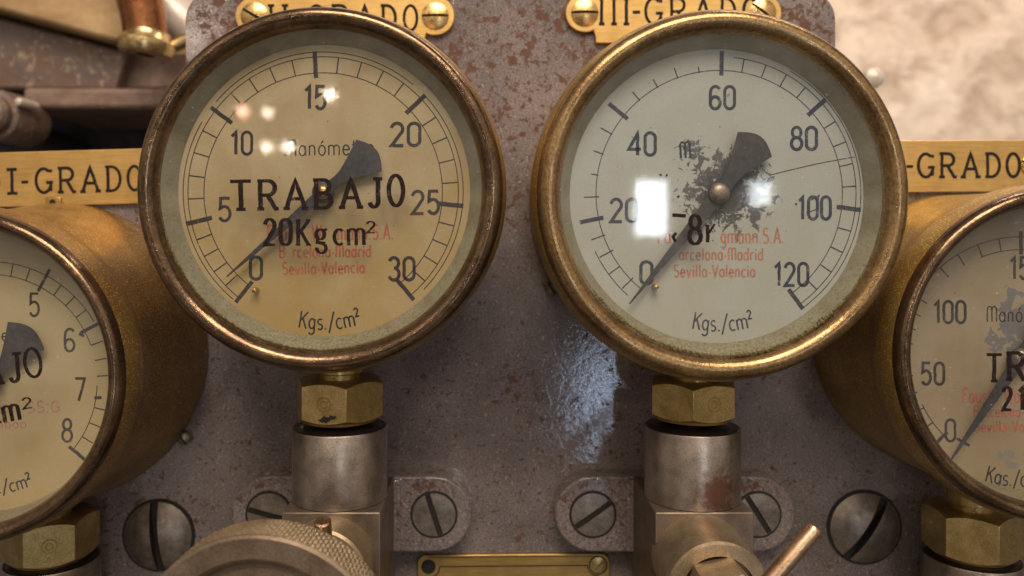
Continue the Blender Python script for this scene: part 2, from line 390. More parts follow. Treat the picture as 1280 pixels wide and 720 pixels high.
# ================================================================== mesh helpers (millimetres)
class MB:
    def __init__(s): s.v = []; s.f = []; s.mi = []
    def add(s, verts, faces, mi=0, mat=None):
        o = len(s.v)
        for p in verts:
            p = Vector(p)
            if mat is not None: p = mat @ p
            s.v.append(p)
        for f in faces: s.f.append([o + k for k in f]); s.mi.append(mi)
    def box(s, x0, x1, y0, y1, z0, z1, mi=0, mat=None):
        vs = [(x, y, z) for x in (x0, x1) for y in (y0, y1) for z in (z0, z1)]
        s.add(vs, [(0, 1, 3, 2), (4, 6, 7, 5), (0, 4, 5, 1), (2, 3, 7, 6), (0, 2, 6, 4), (1, 5, 7, 3)], mi, mat)
    def lathe(s, prof, n=96, mi=0, mat=None, closed=False, cap0=False, cap1=False):
        """profile of (radius, y) turned about the Y axis"""
        vs = []
        for (r, y) in prof:
            for k in range(n):
                a = 2 * pi * k / n
                vs.append((r * cos(a), y, r * sin(a)))
        fs = []
        m = len(prof)
        for i in range(m if closed else m - 1):
            i2 = (i + 1) % m
            for k in range(n):
                k2 = (k + 1) % n
                fs.append((i * n + k, i * n + k2, i2 * n + k2, i2 * n + k))
        if cap0: fs.append(tuple(range(n)))
        if cap1: fs.append(tuple(reversed(range((m - 1) * n, m * n))))
        s.add(vs, fs, mi, mat)
    def prism(s, pts, y0, y1, mi=0, mat=None):
        """outline in x,z extruded along y"""
        n = len(pts)
        vs = [(x, y0, z) for x, z in pts] + [(x, y1, z) for x, z in pts]
        fs = [tuple(range(n)), tuple(reversed(range(n, 2 * n)))]
        for k in range(n):
            k2 = (k + 1) % n
            fs.append((k, k + n, k2 + n, k2))
        s.add(vs, fs, mi, mat)
    def tube(s, pts, r, n=16, mi=0):
        P = [Vector(p) for p in pts]
        vs = []; fs = []
        for i, p in enumerate(P):
            d = (P[min(i + 1, len(P) - 1)] - P[max(i - 1, 0)]).normalized()
            u = d.cross(Vector((0.31, 0.2, 0.93))).normalized(); w = d.cross(u)
            rr = r[i] if isinstance(r, (list, tuple)) else r
            for k in range(n):
                a = 2 * pi * k / n
                vs.append(p + u * rr * cos(a) + w * rr * sin(a))
        for i in range(len(P) - 1):
            for k in range(n):
                k2 = (k + 1) % n
                fs.append((i * n + k, i * n + k2, (i + 1) * n + k2, (i + 1) * n + k))
        fs.append(tuple(range(n))); fs.append(tuple(reversed(range((len(P) - 1) * n, len(P) * n))))
        s.add(vs, fs, mi)
    def ribbon(s, pts, w, y, mi=0, w2=None):
        """flat stroke of width w in the x,z plane at depth y, facing -y"""
        P = [Vector((p[0], p[1])) for p in pts]
        Q = [P[0]]
        for p in P[1:]:
            if (p - Q[-1]).length > 1e-5: Q.append(p)
        P = Q
        if len(P) < 2: return
        if w > .34:
            wob = w * .045; Q = [P[0]]
            for p in P[1:]:
                k = int(min(8, (p - Q[-1]).length / (w * 1.3))); a0 = Q[-1].copy()
                for q in range(1, k): Q.append(a0.lerp(p, q / k) + Vector((random.gauss(0, wob), random.gauss(0, wob))))
                Q.append(p)
            P = Q; w *= random.uniform(.94, 1.07)
        closed = len(P) > 3 and (P[0] - P[-1]).length < 1e-4
        if closed: P = P[:-1]
        n = len(P); L = []; R = []
        for i in range(n):
            a = P[(i - 1) % n] if (closed or i > 0) else None
            c = P[(i + 1) % n] if (closed or i < n - 1) else None
            d1 = (P[i] - a).normalized() if a is not None else (c - P[i]).normalized()
            d2 = (c - P[i]).normalized() if c is not None else d1
            t = d1 + d2
            t = t.normalized() if t.length > 1e-4 else d1
            nrm = Vector((-t.y, t.x))
            ca = max(0.45, nrm.dot(Vector((-d1.y, d1.x))))
            ww = w
            if w2 is not None:           # broad-nib look: heavier uprights, lighter horizontals
                ww = w2 + (w - w2) * abs(t.y)
            L.append(P[i] + nrm * (ww / 2 / ca)); R.append(P[i] - nrm * (ww / 2 / ca))
        vs = [(p.x, y, p.y) for p in L] + [(p.x, y, p.y) for p in R]
        fs = []
        for i in range(n if closed else n - 1):
            j = (i + 1) % n
            fs.append((i, j, n + j, n + i))
        s.add(vs, fs, mi)
    def build(s, name, mats, parent=None, loc=(0, 0, 0), smooth=True, bevel=0.0, bseg=2, fix=True, angle=34):
        me = bpy.data.meshes.new(name)
        me.from_pydata([(p[0] * MM, p[1] * MM, p[2] * MM) for p in s.v], [], s.f)
        if not isinstance(mats, (list, tuple)): mats = [mats]
        for m in mats: me.materials.append(m)
        for p, k in zip(me.polygons, s.mi): p.material_index = k
        if fix:
            bm = bmesh.new(); bm.from_mesh(me)
            bmesh.ops.recalc_face_normals(bm, faces=bm.faces[:])
            bm.to_mesh(me); bm.free()
        if smooth:
            for p in me.polygons: p.use_smooth = True
            me.set_sharp_from_angle(angle=radians(angle))
        o = bpy.data.objects.new(name, me); COL.objects.link(o)
        if parent is not None: o.parent = parent
        o.location = Vector(loc) * MM
        if bevel:
            b = o.modifiers.new("bevel", 'BEVEL'); b.width = bevel * MM; b.segments = bseg; b.limit_method = 'ANGLE'; b.angle_limit = radians(40)
        return o

def thing(name, loc, label, cat, group=None):
    o = bpy.data.objects.new(name, None); COL.objects.link(o)
    o.empty_display_size = 0.01
    o.location = Vector(loc) * MM
    o['label'] = label; o['category'] = cat
    if group: o['group'] = group
    return o

def tag(o, label, cat, group=None):
    o['label'] = label; o['category'] = cat
    if group: o['group'] = group
    return o

def copy_tree(o, parent=None):
    c = o.copy(); COL.objects.link(c)
    if parent is not None: c.parent = parent
    for ch in list(o.children): copy_tree(ch, c)
    return c

def at(px, py, D):            # photo measurement -> place in the scene (mm) at depth D
    return Vector(((px - VX) * D / F, D, (VY - py) * D / F))

# y axis profile -> z axis (for vertical sockets and nuts)
TOZ = Matrix.Rotation(radians(90), 4, 'X')     # y -> z

# ================================================================== stroke lettering
def A(cx, cy, rx, ry, a0, a1, n=None):
    n = n or max(4, int(abs(a1 - a0) / 15))
    return [(cx + rx * cos(radians(a0 + (a1 - a0) * k / n)), cy + ry * sin(radians(a0 + (a1 - a0) * k / n))) for k in range(n + 1)]
def SER(x, y, w=.13): return [(x - w, y), (x + w, y)]
stad = A(.25, .76, .205, .24, 0, 180) + A(.25, .24, .205, .24, 180, 360); stad = stad + [stad[0]]
NUM = {
 '0': (.5, [stad]),
 '1': (.36, [[(.06, .80), (.24, .99), (.24, 0)]]),
 '2': (.5, [A(.25, .74, .20, .26, 170, -25) + [(.05, 0), (.47, 0)]]),
 '3': (.5, [A(.24, .76, .19, .24, 160, -88), A(.24, .27, .21, .27, 88, -160)]),
 '4': (.52, [[(.37, 0), (.37, 1), (.02, .27), (.50, .27)]]),
 '5': (.5, [[(.43, 1), (.10, 1), (.08, .55)] + A(.24, .32, .205, .32, 128, -150)]),
 '6': (.5, [A(.25, .27, .205, .27, 0, 360), A(.26, .72, .21, .28, 35, 180) + [(.047, .30)]]),
 '7': (.5, [[(.04, 1), (.46, 1), (.19, 0)]]),
 '8': (.5, [A(.25, .765, .175, .235, 0, 360), A(.25, .27, .21, .27, 0, 360)]),
}
SLAB = {
 'T': (.80, [[(.02, 1), (.78, 1)], [(.40, 1), (.40, 0)], SER(.40, 0, .17)]),
 'R': (.80, [[(.14, 0), (.14, 1)], [(.03, 1), (.42, 1)] + A(.42, .745, .25, .255, 90, -90) + [(.14, .49)], [(.40, .49), (.68, 0), (.80, 0)], SER(.14, 0, .13)]),
 'A': (.88, [[(.11, 0), (.44, 1.0), (.77, 0)], [(.23, .34), (.65, .34)], SER(.11, 0, .12), SER(.77, 0, .12)]),
 'B': (.78, [[(.14, 0), (.14, 1)], [(.03, 1), (.40, 1)] + A(.40, .765, .22, .235, 90, -90) + [(.14, .53)], [(.40, .53)] + A(.42, .265, .26, .265, 90, -90) + [(.03, 0)]]),
 'J': (.55, [[(.20, 1), (.54, 1)], [(.38, 1), (.38, .22)] + A(.22, .22, .16, .22, 0, -165)]),
 'O': (.68, [A(.34, .5, .28, .5, 0, 360)]),
 'Q': (.62, [A(.31, .5, .24, .5, 0, 360)]),
 'D': (.76, [[(.14, 0), (.14, 1)], [(.03, 1), (.30, 1)] + A(.30, .5, .37, .5, 90, -90) + [(.03, 0)]]),
 'G': (.80, [A(.40, .5, .33, .5, 48, 335), [(.70, .83), (.70, .96)], [(.50, .42), (.80, .42)], [(.70, .42), (.70, .05)]]),
 'I': (.42, [[(.21, 0), (.21, 1)], SER(.21, 0, .15), SER(.21, 1, .15)]),
 'V': (.82, [[(.10, 1), (.41, 0), (.72, 1)], SER(.10, 1, .12), SER(.72, 1, .12)]),
 '-': (.42, [[(.06, .46), (.36, .46)]]),
 ' ': (.4, []),
}
XH = .62
def _n(x, w): return [[(x, 0), (x, XH)], [(x, XH - .16)] + A(x + w / 2, XH - .17, w / 2, .17, 170, 0) + [(x + w, 0)]]
LOW = {
 'a': (.54, [A(.26, .31, .21, .31, 0, 360), [(.47, .62), (.47, 0)]]),
 'b': (.54, [A(.27, .31, .21, .31, 0, 360), [(.06, 1), (.06, 0)]]),
 'c': (.48, [A(.27, .31, .22, .31, 50, 310)]),
 'd': (.56, [A(.26, .31, .21, .31, 0, 360), [(.47, 1), (.47, 0)]]),
 'e': (.52, [[(.05, .33), (.46, .33)] + A(.26, .31, .21, .31, 5, 320)]),
 'g': (.54, [A(.26, .33, .20, .29, 0, 360), [(.46, .62), (.46, -.12)] + A(.26, -.12, .20, .18, 0, -150)]),
 'i': (.20, [[(.10, 0), (.10, XH)], [(.10, .80), (.10, .90)]]),
 'l': (.22, [[(.11, 0), (.11, 1)]]),
 'm': (.86, _n(.07, .35) + [[(.42, XH - .16)] + A(.42 + .175, XH - .17, .175, .17, 170, 0) + [(.77, 0)]]),
 'n': (.54, _n(.08, .36)),
 'o': (.54, [A(.27, .31, .22, .31, 0, 360)]),
 '\u00f3': (.54, [A(.27, .31, .22, .31, 0, 360), [(.24, .74), (.36, .92)]]),
 'r': (.38, [[(.08, 0), (.08, XH)], [(.08, XH - .18)] + A(.24, XH - .17, .16, .17, 170, 40)]),
 's': (.46, [A(.23, .465, .16, .155, 40, 250, 8) + A(.23, .155, .17, .155, 80, -140, 8)]),
 't': (.36, [[(.14, .9), (.14, .08), (.22, 0), (.32, 0)], [(.02, XH), (.32, XH)]]),
 'u': (.54, [[(.07, XH), (.07, .2)] + A(.26, .2, .19, .2, 180, 360) + [(.45, XH)], [(.45, XH), (.45, 0)]]),
 'v': (.50, [[(.03, XH), (.25, 0), (.47, XH)]]),
 'w': (.74, [[(.03, XH), (.2, 0), (.37, XH), (.54, 0), (.71, XH)]]),
 '.': (.20, [[(.08, 0), (.08, .09)]]),
 '-': (.30, [[(.06, .32), (.24, .32)]]),
 '/': (.46, [[(.02, -.2), (.44, 1.05)]]),
 '\u00b2': (.34, [[(p[0] * .62, p[1] * .5 + .52) for p in NUM['2'][1][0]]]),
 ' ': (.35, []),
 'B': (.62, [[(.08, 0), (.08, 1), (.34, 1)] + A(.34, .77, .18, .23, 90, -90) + [(.08, .54)], [(.34, .54)] + A(.34, .27, .22, .27, 90, -90) + [(.08, 0)]]),
 'F': (.56, [[(.08, 0), (.08, 1), (.52, 1)], [(.08, .54), (.44, .54)]]),
 'S': (.58, [A(.29, .75, .21, .25, 35, 250, 10) + A(.29, .26, .23, .26, 85, -145, 10)]),
 'V': (.62, [[(.03, 1), (.31, 0), (.59, 1)]]),
 'W': (.9, [[(.03, 1), (.24, 0), (.45, 1), (.66, 0), (.87, 1)]]),
 'A': (.64, [[(.04, 0), (.32, 1), (.60, 0)], [(.13, .33), (.51, .33)]]),
 'G': (.66, [A(.34, .5, .28, .5, 45, 330), [(.40, .44), (.62, .44), (.62, .1)]]),
 'K': (.60, [[(.08, 0), (.08, 1)], [(.55, 1), (.08, .42)], [(.24, .6), (.57, 0)]]),
 'M': (.86, [[(.07, 0), (.07, .80)] + A(.25, .80, .18, .2, 180, 0) + [(.43, 0)], [(.43, .80)] + A(.61, .80, .18, .2, 180, 0) + [(.79, 0)]]),
 'N': (.7, [[(.08, 0), (.08, 1), (.60, 0), (.60, 1)]]),
 'O': (.7, [A(.35, .5, .29, .5, 0, 360)]),
}
SER_LOW = dict(LOW)                      # thick-and-thin brush lettering
SER_LOW['K'] = (.70, [[(.14, 0), (.14, 1)], [(.62, 1), (.14, .42)], [(.26, .56), (.60, 0)], SER(.14, 0, .11), SER(.14, 1, .11), SER(.58, 1, .10), SER(.60, 0, .11)])
SER_LOW['g'] = (.60, [A(.27, .42, .18, .20, 0, 360), [(.44, .58), (.56, .64)], [(.16, .24), (.14, .10), (.40, .06)] + A(.32, -.14, .20, .19, 70, -190)])
SER_LOW['m'] = (.98, LOW['m'][1] + [SER(.08, 0, .08), SER(.42, 0, .08), SER(.77, 0, .09)])
for d in '012345678': SER_LOW[d] = (.54, NUM[d][1])

def text_strokes(txt, font, gap=.10):
    x = 0; out = []
    for ch in txt:
        w, st = font[ch]
        out.append((ch, x, w, st)); x += w + gap
    return out, x - gap

def write(mb, txt, font, p0, p1, cap, wt, y, mi=0, gap=.10, w2=None, skip=(), jitter=0.0, layer=None):
    """letters from point p0 to p1 (x,z of the baseline ends), cap height cap"""
    gl, tot = text_strokes(txt, font, gap)
    p0 = Vector(p0); p1 = Vector(p1); d = p1 - p0; L = d.length
    ux = d / L; uz = Vector((-ux.y, ux.x)); sx = L / tot
    for k, (ch, x, w, st) in enumerate(gl):
        if k in skip: continue
        for j, s in enumerate(st):
            pts = [p0 + ux * ((x + q[0]) * sx) + uz * (q[1] * cap) for q in s]
            mb.ribbon(pts, wt, y - 0.006 * j, mi, w2)

def write_arc(mb, txt, font, c, r, a0, a1, cap, wt, y, mi=0, gap=.10):
    """letters along the foot of a circle, upright at the bottom; angles from a0 to a1 (degrees)"""
    gl, tot = text_strokes(txt, font, gap)
    for (ch, x, w, st) in gl:
        am = radians(a0 + (a1 - a0) * ((x + w / 2) / tot))
        o = Vector((c[0] + r * cos(am), c[1] + r * sin(am)))
        ux = Vector((-sin(am), cos(am))); uz = Vector((-cos(am), -sin(am)))
        sx = abs(radians(a1 - a0)) * r / tot
        for j, s in enumerate(st):
            pts = [o + ux * ((q[0] - w / 2) * sx) + uz * (q[1] * cap) for q in s]
            mb.ribbon(pts, wt, y - 0.006 * j, mi)

def rounded(pts, r, n=6):
    """round the corners of a polygon outline; r a number or a list"""
    out = []
    m = len(pts)
    for i in range(m):
        p = Vector(pts[i]); a = Vector(pts[i - 1]); b = Vector(pts[(i + 1) % m])
        rr = r[i] if isinstance(r, (list, tuple)) else r
        if rr <= 0: out.append(tuple(p)); continue
        d1 = (a - p).normalized(); d2 = (b - p).normalized()
        ang = d1.angle(d2); t = rr / math.tan(ang / 2)
        c = p + (d1 + d2).normalized() * (rr / sin(ang / 2))
        s = p + d1 * t; e = p + d2 * t
        a0 = atan2(s.y - c.y, s.x - c.x); a1 = atan2(e.y - c.y, e.x - c.x)
        da = (a1 - a0 + pi) % (2 * pi) - pi
        for k in range(n + 1):
            q = a0 + da * k / n
            out.append((c.x + rr * cos(q), c.y + rr * sin(q)))
    return out

# ================================================================== screws
def slotted_head(mb, R, h, slot_w, slot_d, angle, y=0.0, skirt=2.0, cx=0, cz=0, n=14, m=26, mi=0, mis=1):
    """screw head facing -y: two domed halves and a real slot between them"""
    rot = Matrix.Translation((cx, 0, cz)) @ Matrix.Rotation(-radians(angle), 4, 'Y')
    hh = lambda x, z: y - h * (1 - (x * x + z * z) / (R * R))
    for sgn in (1, -1):
        vs = []; fs = []
        for i in range(n + 1):
            t = i / n; t = 1 - (1 - t) ** 1.6
            x = slot_w / 2 + (R * .9995 - slot_w / 2) * t
            c = sqrt(max(R * R - x * x, 1e-6))
            for j in range(m + 1):
                z = c * sin(pi / 2 * (-1 + 2 * j / m))
                vs.append((sgn * x, hh(x, z), z))
        for i in range(n):
            for j in range(m):
                a = i * (m + 1) + j
                fs.append((a, a + 1, a + m + 2, a + m + 1))
        mb.add(vs, fs, mi, rot)
        # slot wall
        x = slot_w / 2; c = sqrt(R * R - x * x)
        vs = []; fs = []
        for j in range(m + 1):
            z = c * sin(pi / 2 * (-1 + 2 * j / m))
            vs += [(sgn * x, hh(x, z), z), (sgn * x, y - h + slot_d, z)]
        for j in range(m): fs.append((2 * j, 2 * j + 2, 2 * j + 3, 2 * j + 1))
        mb.add(vs, fs, mis, rot)
        # skirt
        a0 = math.acos(min(1, slot_w / 2 / R)); vs = []; fs = []
        for j in range(m + 1):
            a = -a0 + 2 * a0 * j / m
            vs += [(sgn * R * cos(a), y, R * sin(a)), (sgn * R * cos(a), y + skirt, R * sin(a))]
        for j in range(m): fs.append((2 * j, 2 * j + 1, 2 * j + 3, 2 * j + 2))
        mb.add(vs, fs, mi, rot)
    w = slot_w / 2; c = sqrt(R * R - w * w) * .998
    yy = y - h + slot_d
    mb.add([(-w, yy, -c), (w, yy, -c), (w, yy, c), (-w, yy, c)], [(0, 1, 2, 3)], mis, rot)

def ring(mb, r0, r1, y, n=64, mi=0, cx=0, cz=0, th=0.3):
    mb.lathe([(r0, y + th), (r0, y), (r1, y), (r1, y + th)], n, mi, Matrix.Translation((cx, 0, cz)))

# ================================================================== the panel
DP = 298.0                                     # depth of the panel's front face
panel_pts = []
def pxz(px, py, D=DP): v = at(px, py, D); return (v.x, v.z)
outline = [pxz(-420, 900), pxz(-420, 206), pxz(232, 206), pxz(232, -12), pxz(1044, -12), pxz(1044, 208), pxz(1700, 208), pxz(1700, 900)]
outline = rounded(outline, [0, 6, 0.01, 11, 11, 0.01, 6, 0], 8)
pb = MB(); pb.prism(outline, DP, DP + 9)
panel = pb.build('gauge_board', M['panel'], None, smooth=True, bevel=0.8, bseg=3)
tag(panel, 'grey enamelled metal panel with rust freckles behind all the gauges', 'panel')

# ================================================================== gauges
def fan_needle(mb, hub, tip, tail, y, neck, fanw, hubw):
    """hub, tip, tail in x,z; a tapering pointer with a spade-shaped counterweight"""
    hub, tip, tail = Vector(hub), Vector(tip), Vector(tail)
    d = (tip - hub).normalized(); nrm = Vector((-d.y, d.x))
    dt = (tail - hub); Lt = dt.length; dt.normalize(); nt_ = Vector((-dt.y, dt.x))
    pts = []
    pts.append(tip + nrm * 0.16)
    pts.append(hub + d * 2 + nrm * hubw)
    for k in range(9):                        # neck widening into the fan, one side
        t = k / 8
        w = neck + (fanw - neck) * max(0, (t - .30) / .70) ** 1.15
        pts.append(hub + dt * Lt * (0.10 + .78 * t) - nt_ * w)
    ext = []
    for k in range(1, 10):                    # rounded outer edge
        a = -1 + 2 * k / 10
        ext.append(hub + dt * Lt * (0.88 + .14 * cos(a * pi / 2)) + nt_ * fanw * a)
    pts += ext
    for k in range(8, -1, -1):
        t = k / 8
        w = neck + (fanw - neck) * max(0, (t - .30) / .70) ** 1.15
        pts.append(hub + dt * Lt * (0.10 + .78 * t) + nt_ * w)
    pts.append(hub + d * 2 - nrm * hubw)
    pts.append(tip - nrm * 0.16)
    mb.prism([(p.x, p.y) for p in pts], y, y + 0.5)

def hexnut(R, h, rot, n=12):
    """hexagon nut standing on z, chamfered so the flats end in arcs"""
    ap = R * cos(pi / 6)
    mb = MB(); N = 6 * n
    rings = []
    angs = [2 * pi * k / N for k in range(N)]
    def rh(a):
        q = (a % (pi / 3)) - pi / 6
        return ap / cos(q)
    rows = [[], [], [], []]
    for a in angs:
        r = rh(a); ch = (r - ap * .985) * .62
        for row, (rr, z) in zip(rows, ((ap * .96, -h / 2), (r, -h / 2 + ch), (r, h / 2 - ch), (ap * .96, h / 2))):
            row.append((rr * cos(a + rot), rr * sin(a + rot), z))
    vs = sum(rows, []); fs = []
    for i in range(3):
        for k in range(N):
            k2 = (k + 1) % N
            fs.append((i * N + k, i * N + k2, (i + 1) * N + k2, (i + 1) * N + k))
    fs.append(tuple(reversed(range(N)))); fs.append(tuple(range(3 * N, 4 * N)))
    mb.add(vs, fs)
    return mb

def make_gauge(cfg):
    Df, k = cfg['D'], cfg['k']
    O = at(cfg['bx'], cfg['by'], Df)
    g = thing('pressure_gauge', O, cfg['label'], 'gauge', 'pressure gauges on the panel')
    rec = cfg['recess']
    ri = cfg['ri']
    def RM(r): return ri + (r - 46.0) * (53.2 * k - ri) / 7.2 if r >= 46.0 else r * ri / 46.0
    depth = DP - Df
    # bezel: rolled lip, then a swelling shoulder
    prof = [(46.0, 4.6), (46.2, 3.4), (46.6, 2.2), (47.2, 1.1), (48.0, .35), (49.0, 0), (50.0, .15), (50.9, .75), (51.5, 1.7), (51.85, 2.8), (52.0, 3.6), (52.15, 4.1),
            (52.5, 5.2), (52.9, 7.2), (53.15, 9.5), (53.2, 12), (52.95, 14.0), (52.5, 15.6), (51.9, 17.0)]
    bz = MB(); q = [(RM(r), y) for r, y in prof]
    bz.lathe(q[:11], 160, 0); bz.lathe(q[10:], 160, 1)
    bz.build('bezel', [M[cfg['rim']], M[cfg['case']]], g, angle=60)
    cs = MB(); cs.lathe([(52.0 * k, 16.7), (51.6 * k, 17.6), (51.35 * k, 19.5), (51.3 * k, 23), (cfg['fl'] - .4, depth - 4), (cfg['fl'], depth - 1.4), (cfg['fl'] - .2, depth - .2)], 160)
    case = cs.build('case', M[cfg['case']], g, angle=40)
    if cfg['screw']:
        ms = MB(); sx, sz = cfg['screw']
        slotted_head(ms, 2.4, 1.2, .7, .9, 30, depth - 3.0, 2.8, sx, sz, 6, 12)
        ms.build('mounting_screw', [M['steel_screw'], M['slot_dirt_shade']], g)
    # dial
    Dd = Df + rec
    hub = at(cfg['hub'][0], cfg['hub'][1], Dd) - O
    hx, hz = hub.x, hub.z
    def dp(px, py): v = at(px, py, Dd) - O; return (v.x, v.z)
    s = Dd / F
    dl = MB(); dl.lathe([(ri + 3, 0), (30, 0), (12, 0), (.5, 0)], 96, cap1=True)
    dial = dl.build('dial', M[cfg['dial']], g, loc=(0, rec, 0), smooth=False)
    gk = MB(); gk.lathe([(ri + .8, 3.4), (ri, 4.2), (cfg['gr'], rec - .15), (cfg['gr'] + .6, rec + .02)], 128)
    gk.build('seal_ring', M[cfg['gasket']], g)
    # print on the dial; children share the dial's own origin
    pm = M[cfg['print']]
    Y = -0.05
    sc = MB()
    maj = cfg['major']; r0, r1, r2 = [q * s for q in cfg['radii']]
    def pol(a, r): return (hx + r * cos(radians(a)), hz + r * sin(radians(a)))
    def arc(r, a0, a1, w):
        n = max(8, int(abs(a1 - a0) / 2)); sc.ribbon([pol(a0 + (a1 - a0) * q / n, r) for q in range(n + 1)], w, Y)
    for (wh_, a0, a1) in cfg['arcs']: arc([r0, r1, r2][wh_], a0, a1, .27)
    for i, a in enumerate(maj):
        if i not in cfg.get('nomaj', ()):
            sc.ribbon([pol(a, r0 - 1.5), pol(a, r2 + .25)], cfg.get('mw', 1.25), Y - .02)
        if i < len(maj) - 1:
            for j in range(1, cfg['sub']):
                q = a + (maj[i + 1] - a) * j / cfg['sub']
                ra, rb = cfg['tick'](q, r0, r1)
                sc.ribbon([pol(q, ra), pol(q, rb)], .38, Y - .01)
    sc.build('scale_marks', pm, dial, smooth=False, fix=False)
    nm = MB()
    for (t, px, py, wpx) in cfg['nums']:
        h = cfg['nh']; a = dp(px - wpx / 2, py + h / 2); b = dp(px + wpx / 2, py + h / 2)
        write(nm, t, NUM, a, b, h * s, cfg.get('nw', 1.0), Y, 0, .10)
    nm.build('numerals', pm, dial, smooth=False, fix=False)
    lt, rl, ul = MB(), MB(), MB()
    for (t, x0, y0, x1, y1, cap, wt, mi, skip) in cfg['words']:
        write(rl if mi else lt, t, LOW, dp(x0, y0), dp(x1, y1), cap * s, wt, Y, 0, .12, None, skip)
    for ln in cfg.get('lines', ()):
        sl = MB(); sl.ribbon([dp(*p) for p in ln[0]], ln[1], Y - .01, 0)
        sl.build('scratch_mark', pm, dial, smooth=False, fix=False)
    ar = cfg['unit']
    write_arc(ul, 'Kgs./cm\u00b2', LOW, (hx, hz), ar[0] * s, ar[1], ar[2], ar[3] * s, .5, Y, 0)
    lt.build('dial_title', pm, dial, smooth=False, fix=False)
    rl.build('maker_lettering', M[cfg['red']], dial, smooth=False, fix=False)
    ul.build('unit_lettering', M[cfg.get('unitmat', 'black_print')], dial, smooth=False, fix=False)
    # needle
    nd = MB()
    yn = 3.0 if rec > 8 else 3.0
    def npt(px, py): v = at(px, py, Dd - yn) - O; return (v.x, v.z)
    fan_needle(nd, npt(*cfg['hub']), npt(*cfg['tip']), npt(*cfg['tail']), rec - yn, *cfg['nwid'])
    nx, nzz = npt(*cfg['hub'])
    ring_m = Matrix.Translation((nx, 0, nzz))
    nd.lathe([(3.2, rec - yn + .6), (3.2, rec - yn - .5), (2.9, rec - yn - .7), (.1, rec - yn - .7)], 40, 0, ring_m)
    needle = nd.build('needle', M['needle'], g, bevel=0)
    hb = MB(); hr = cfg['hubr']
    hb.lathe([(hr, rec - yn - .65), (hr * .96, rec - yn - 1.1), (hr * .75, rec - yn - 1.7), (hr * .4, rec - yn - 2.0), (.05, rec - yn - 2.1)], 32, 0, ring_m)
    hb.lathe([(.8, rec - .1), (.8, rec - yn + .5)], 16, 0, ring_m)
    hb.build('hub_cap', M[cfg['hubmat']], needle)
    if cfg.get('pin'):
        pn = MB(); a = dp(*cfg['pin'])
        pn.lathe([(.05, rec - 3.4), (.7, rec - 3.2), (.8, rec - 2.8), (.8, rec)], 16, 0, Matrix.Translation((a[0], 0, a[1])))
        pn.build('stop_pin', M['brass_bright'], g)
    # glass, and lettering painted on it
    gs = MB(); gs.lathe([(ri + .6, 3.15), (30, 3.08), (10, 3.05), (.02, 3.05)], 96)
    glass = gs.build('glass', M['glass'], g, angle=60, fix=False)
    if cfg.get('grime'):
        rg = random.Random(11); gm_ = MB(); ph_ = [rg.uniform(0, 6.3) for _ in range(8)]
        a0, a1, amp = cfg['grime']; N_ = 420; pts, rad = [], []
        for q in range(N_ + 1):
            a = radians(a0 + (a1 - a0) * q / N_); e = min(1, q / 60, (N_ - q) / 60)
            wv = .5 + .5 * sin(9 * a + ph_[0]) * sin(23 * a + ph_[1])
            rad.append(max(.04, amp * e * (.25 + .55 * wv + rg.uniform(-.22, .35))))
            rr_ = ri - .15 - rg.uniform(0, .35) * e
            pts.append((rr_ * cos(a), 2.75, rr_ * sin(a)))
        gm_.tube(pts, rad, 7)
        gm_.build('grime_crust', M['crust'], g, smooth=False)
    pt = MB()
    def gp(px, py): v = at(px, py, Df + 3.3) - O; return (v.x, v.z)
    for (t, font, x0, y0, x1, y1, cap, wt, w2, gap, skip) in cfg['paint']:
        write(pt, t, font, gp(x0, y0), gp(x1, y1), cap * (Df + 3.3) / F, wt, 2.99, 0, gap, w2, skip)
    for (ln, w) in cfg.get('paintlines', ()):
        pt.ribbon([gp(*p) for p in ln], w, 2.99)
    if pt.v: pt.build('painted_lettering', M['paint_black'], glass, smooth=False, fix=False)
    # stem and union nut below the case
    n = cfg['nut']                            # px, depth of axis, top z, bottom z, rotation
    ax = at(n[0], 0, n[1]).x - O.x; ay = n[1] - Df
    zt, zb = n[2] - O.z, n[3] - O.z
    st = MB()
    tm = Matrix.Translation((ax, ay, 0)) @ TOZ
    # TOZ maps y->z
    st.lathe([(6.6, zt - 2), (6.6, zt + 1.5), (7.6, zt + 2), (7.6, -50 * k), (7.6, -40 * k)], 40, 0, tm, cap0=True)
    st.build('stem', M['brass_nut'], g)
    hn = hexnut(15.4 * n[5], zt - zb, radians(n[4]))
    nut = hn.build('union_nut', M['brass_nut'], g, loc=(ax, ay, (zt + zb) / 2), bevel=.15)
    # small round stamp on one flat
    fa = radians(n[6]); ap = 15.4 * n[5] * cos(pi / 6)
    sp = MB()
    R = Matrix.Rotation(fa + pi / 2, 4, 'Z')
    base = Matrix.Translation((ap * cos(fa), ap * sin(fa), 0)) @ R
    prof = []
    sp.lathe([(2.05, .05), (2.15, -.09), (2.4, -.10), (2.5, .05)], 36, 0, base)
    sp.lathe([(.9, .05), (1.0, -.07), (1.2, -.07), (1.3, .05)], 24, 0, base)
    sp.build('maker_stamp', M['brass_dark'], nut)
    if cfg.get('blot'):
        ob = MB(); n_ = 40; rb = random.Random(3)
        for (bx_, bz_, rr) in ((.9, -4.6, 1.25), (2.6, -4.0, .9), (-.6, -5.0, .8), (3.7, -3.7, .5)):
            pts = []
            for q in range(n_):
                a = 2 * pi * q / n_; r_ = rr * (1 + .22 * sin(3 * a + bx_) + .15 * sin(7 * a) + rb.uniform(-.08, .08))
                pts.append((bx_ + r_ * cos(a) * 1.25, bz_ + r_ * sin(a) * .75))
            ob.prism(pts, -.05 - .004 * rr, .05, 0, base)
        ob.build('oil_stain', M['soot'], nut)
    cl = MB()
    cl.lathe([(8, zb - 1), (12.2, zb - .8), (12.4, zb), (10, zb + .8)], 48, 0, tm)
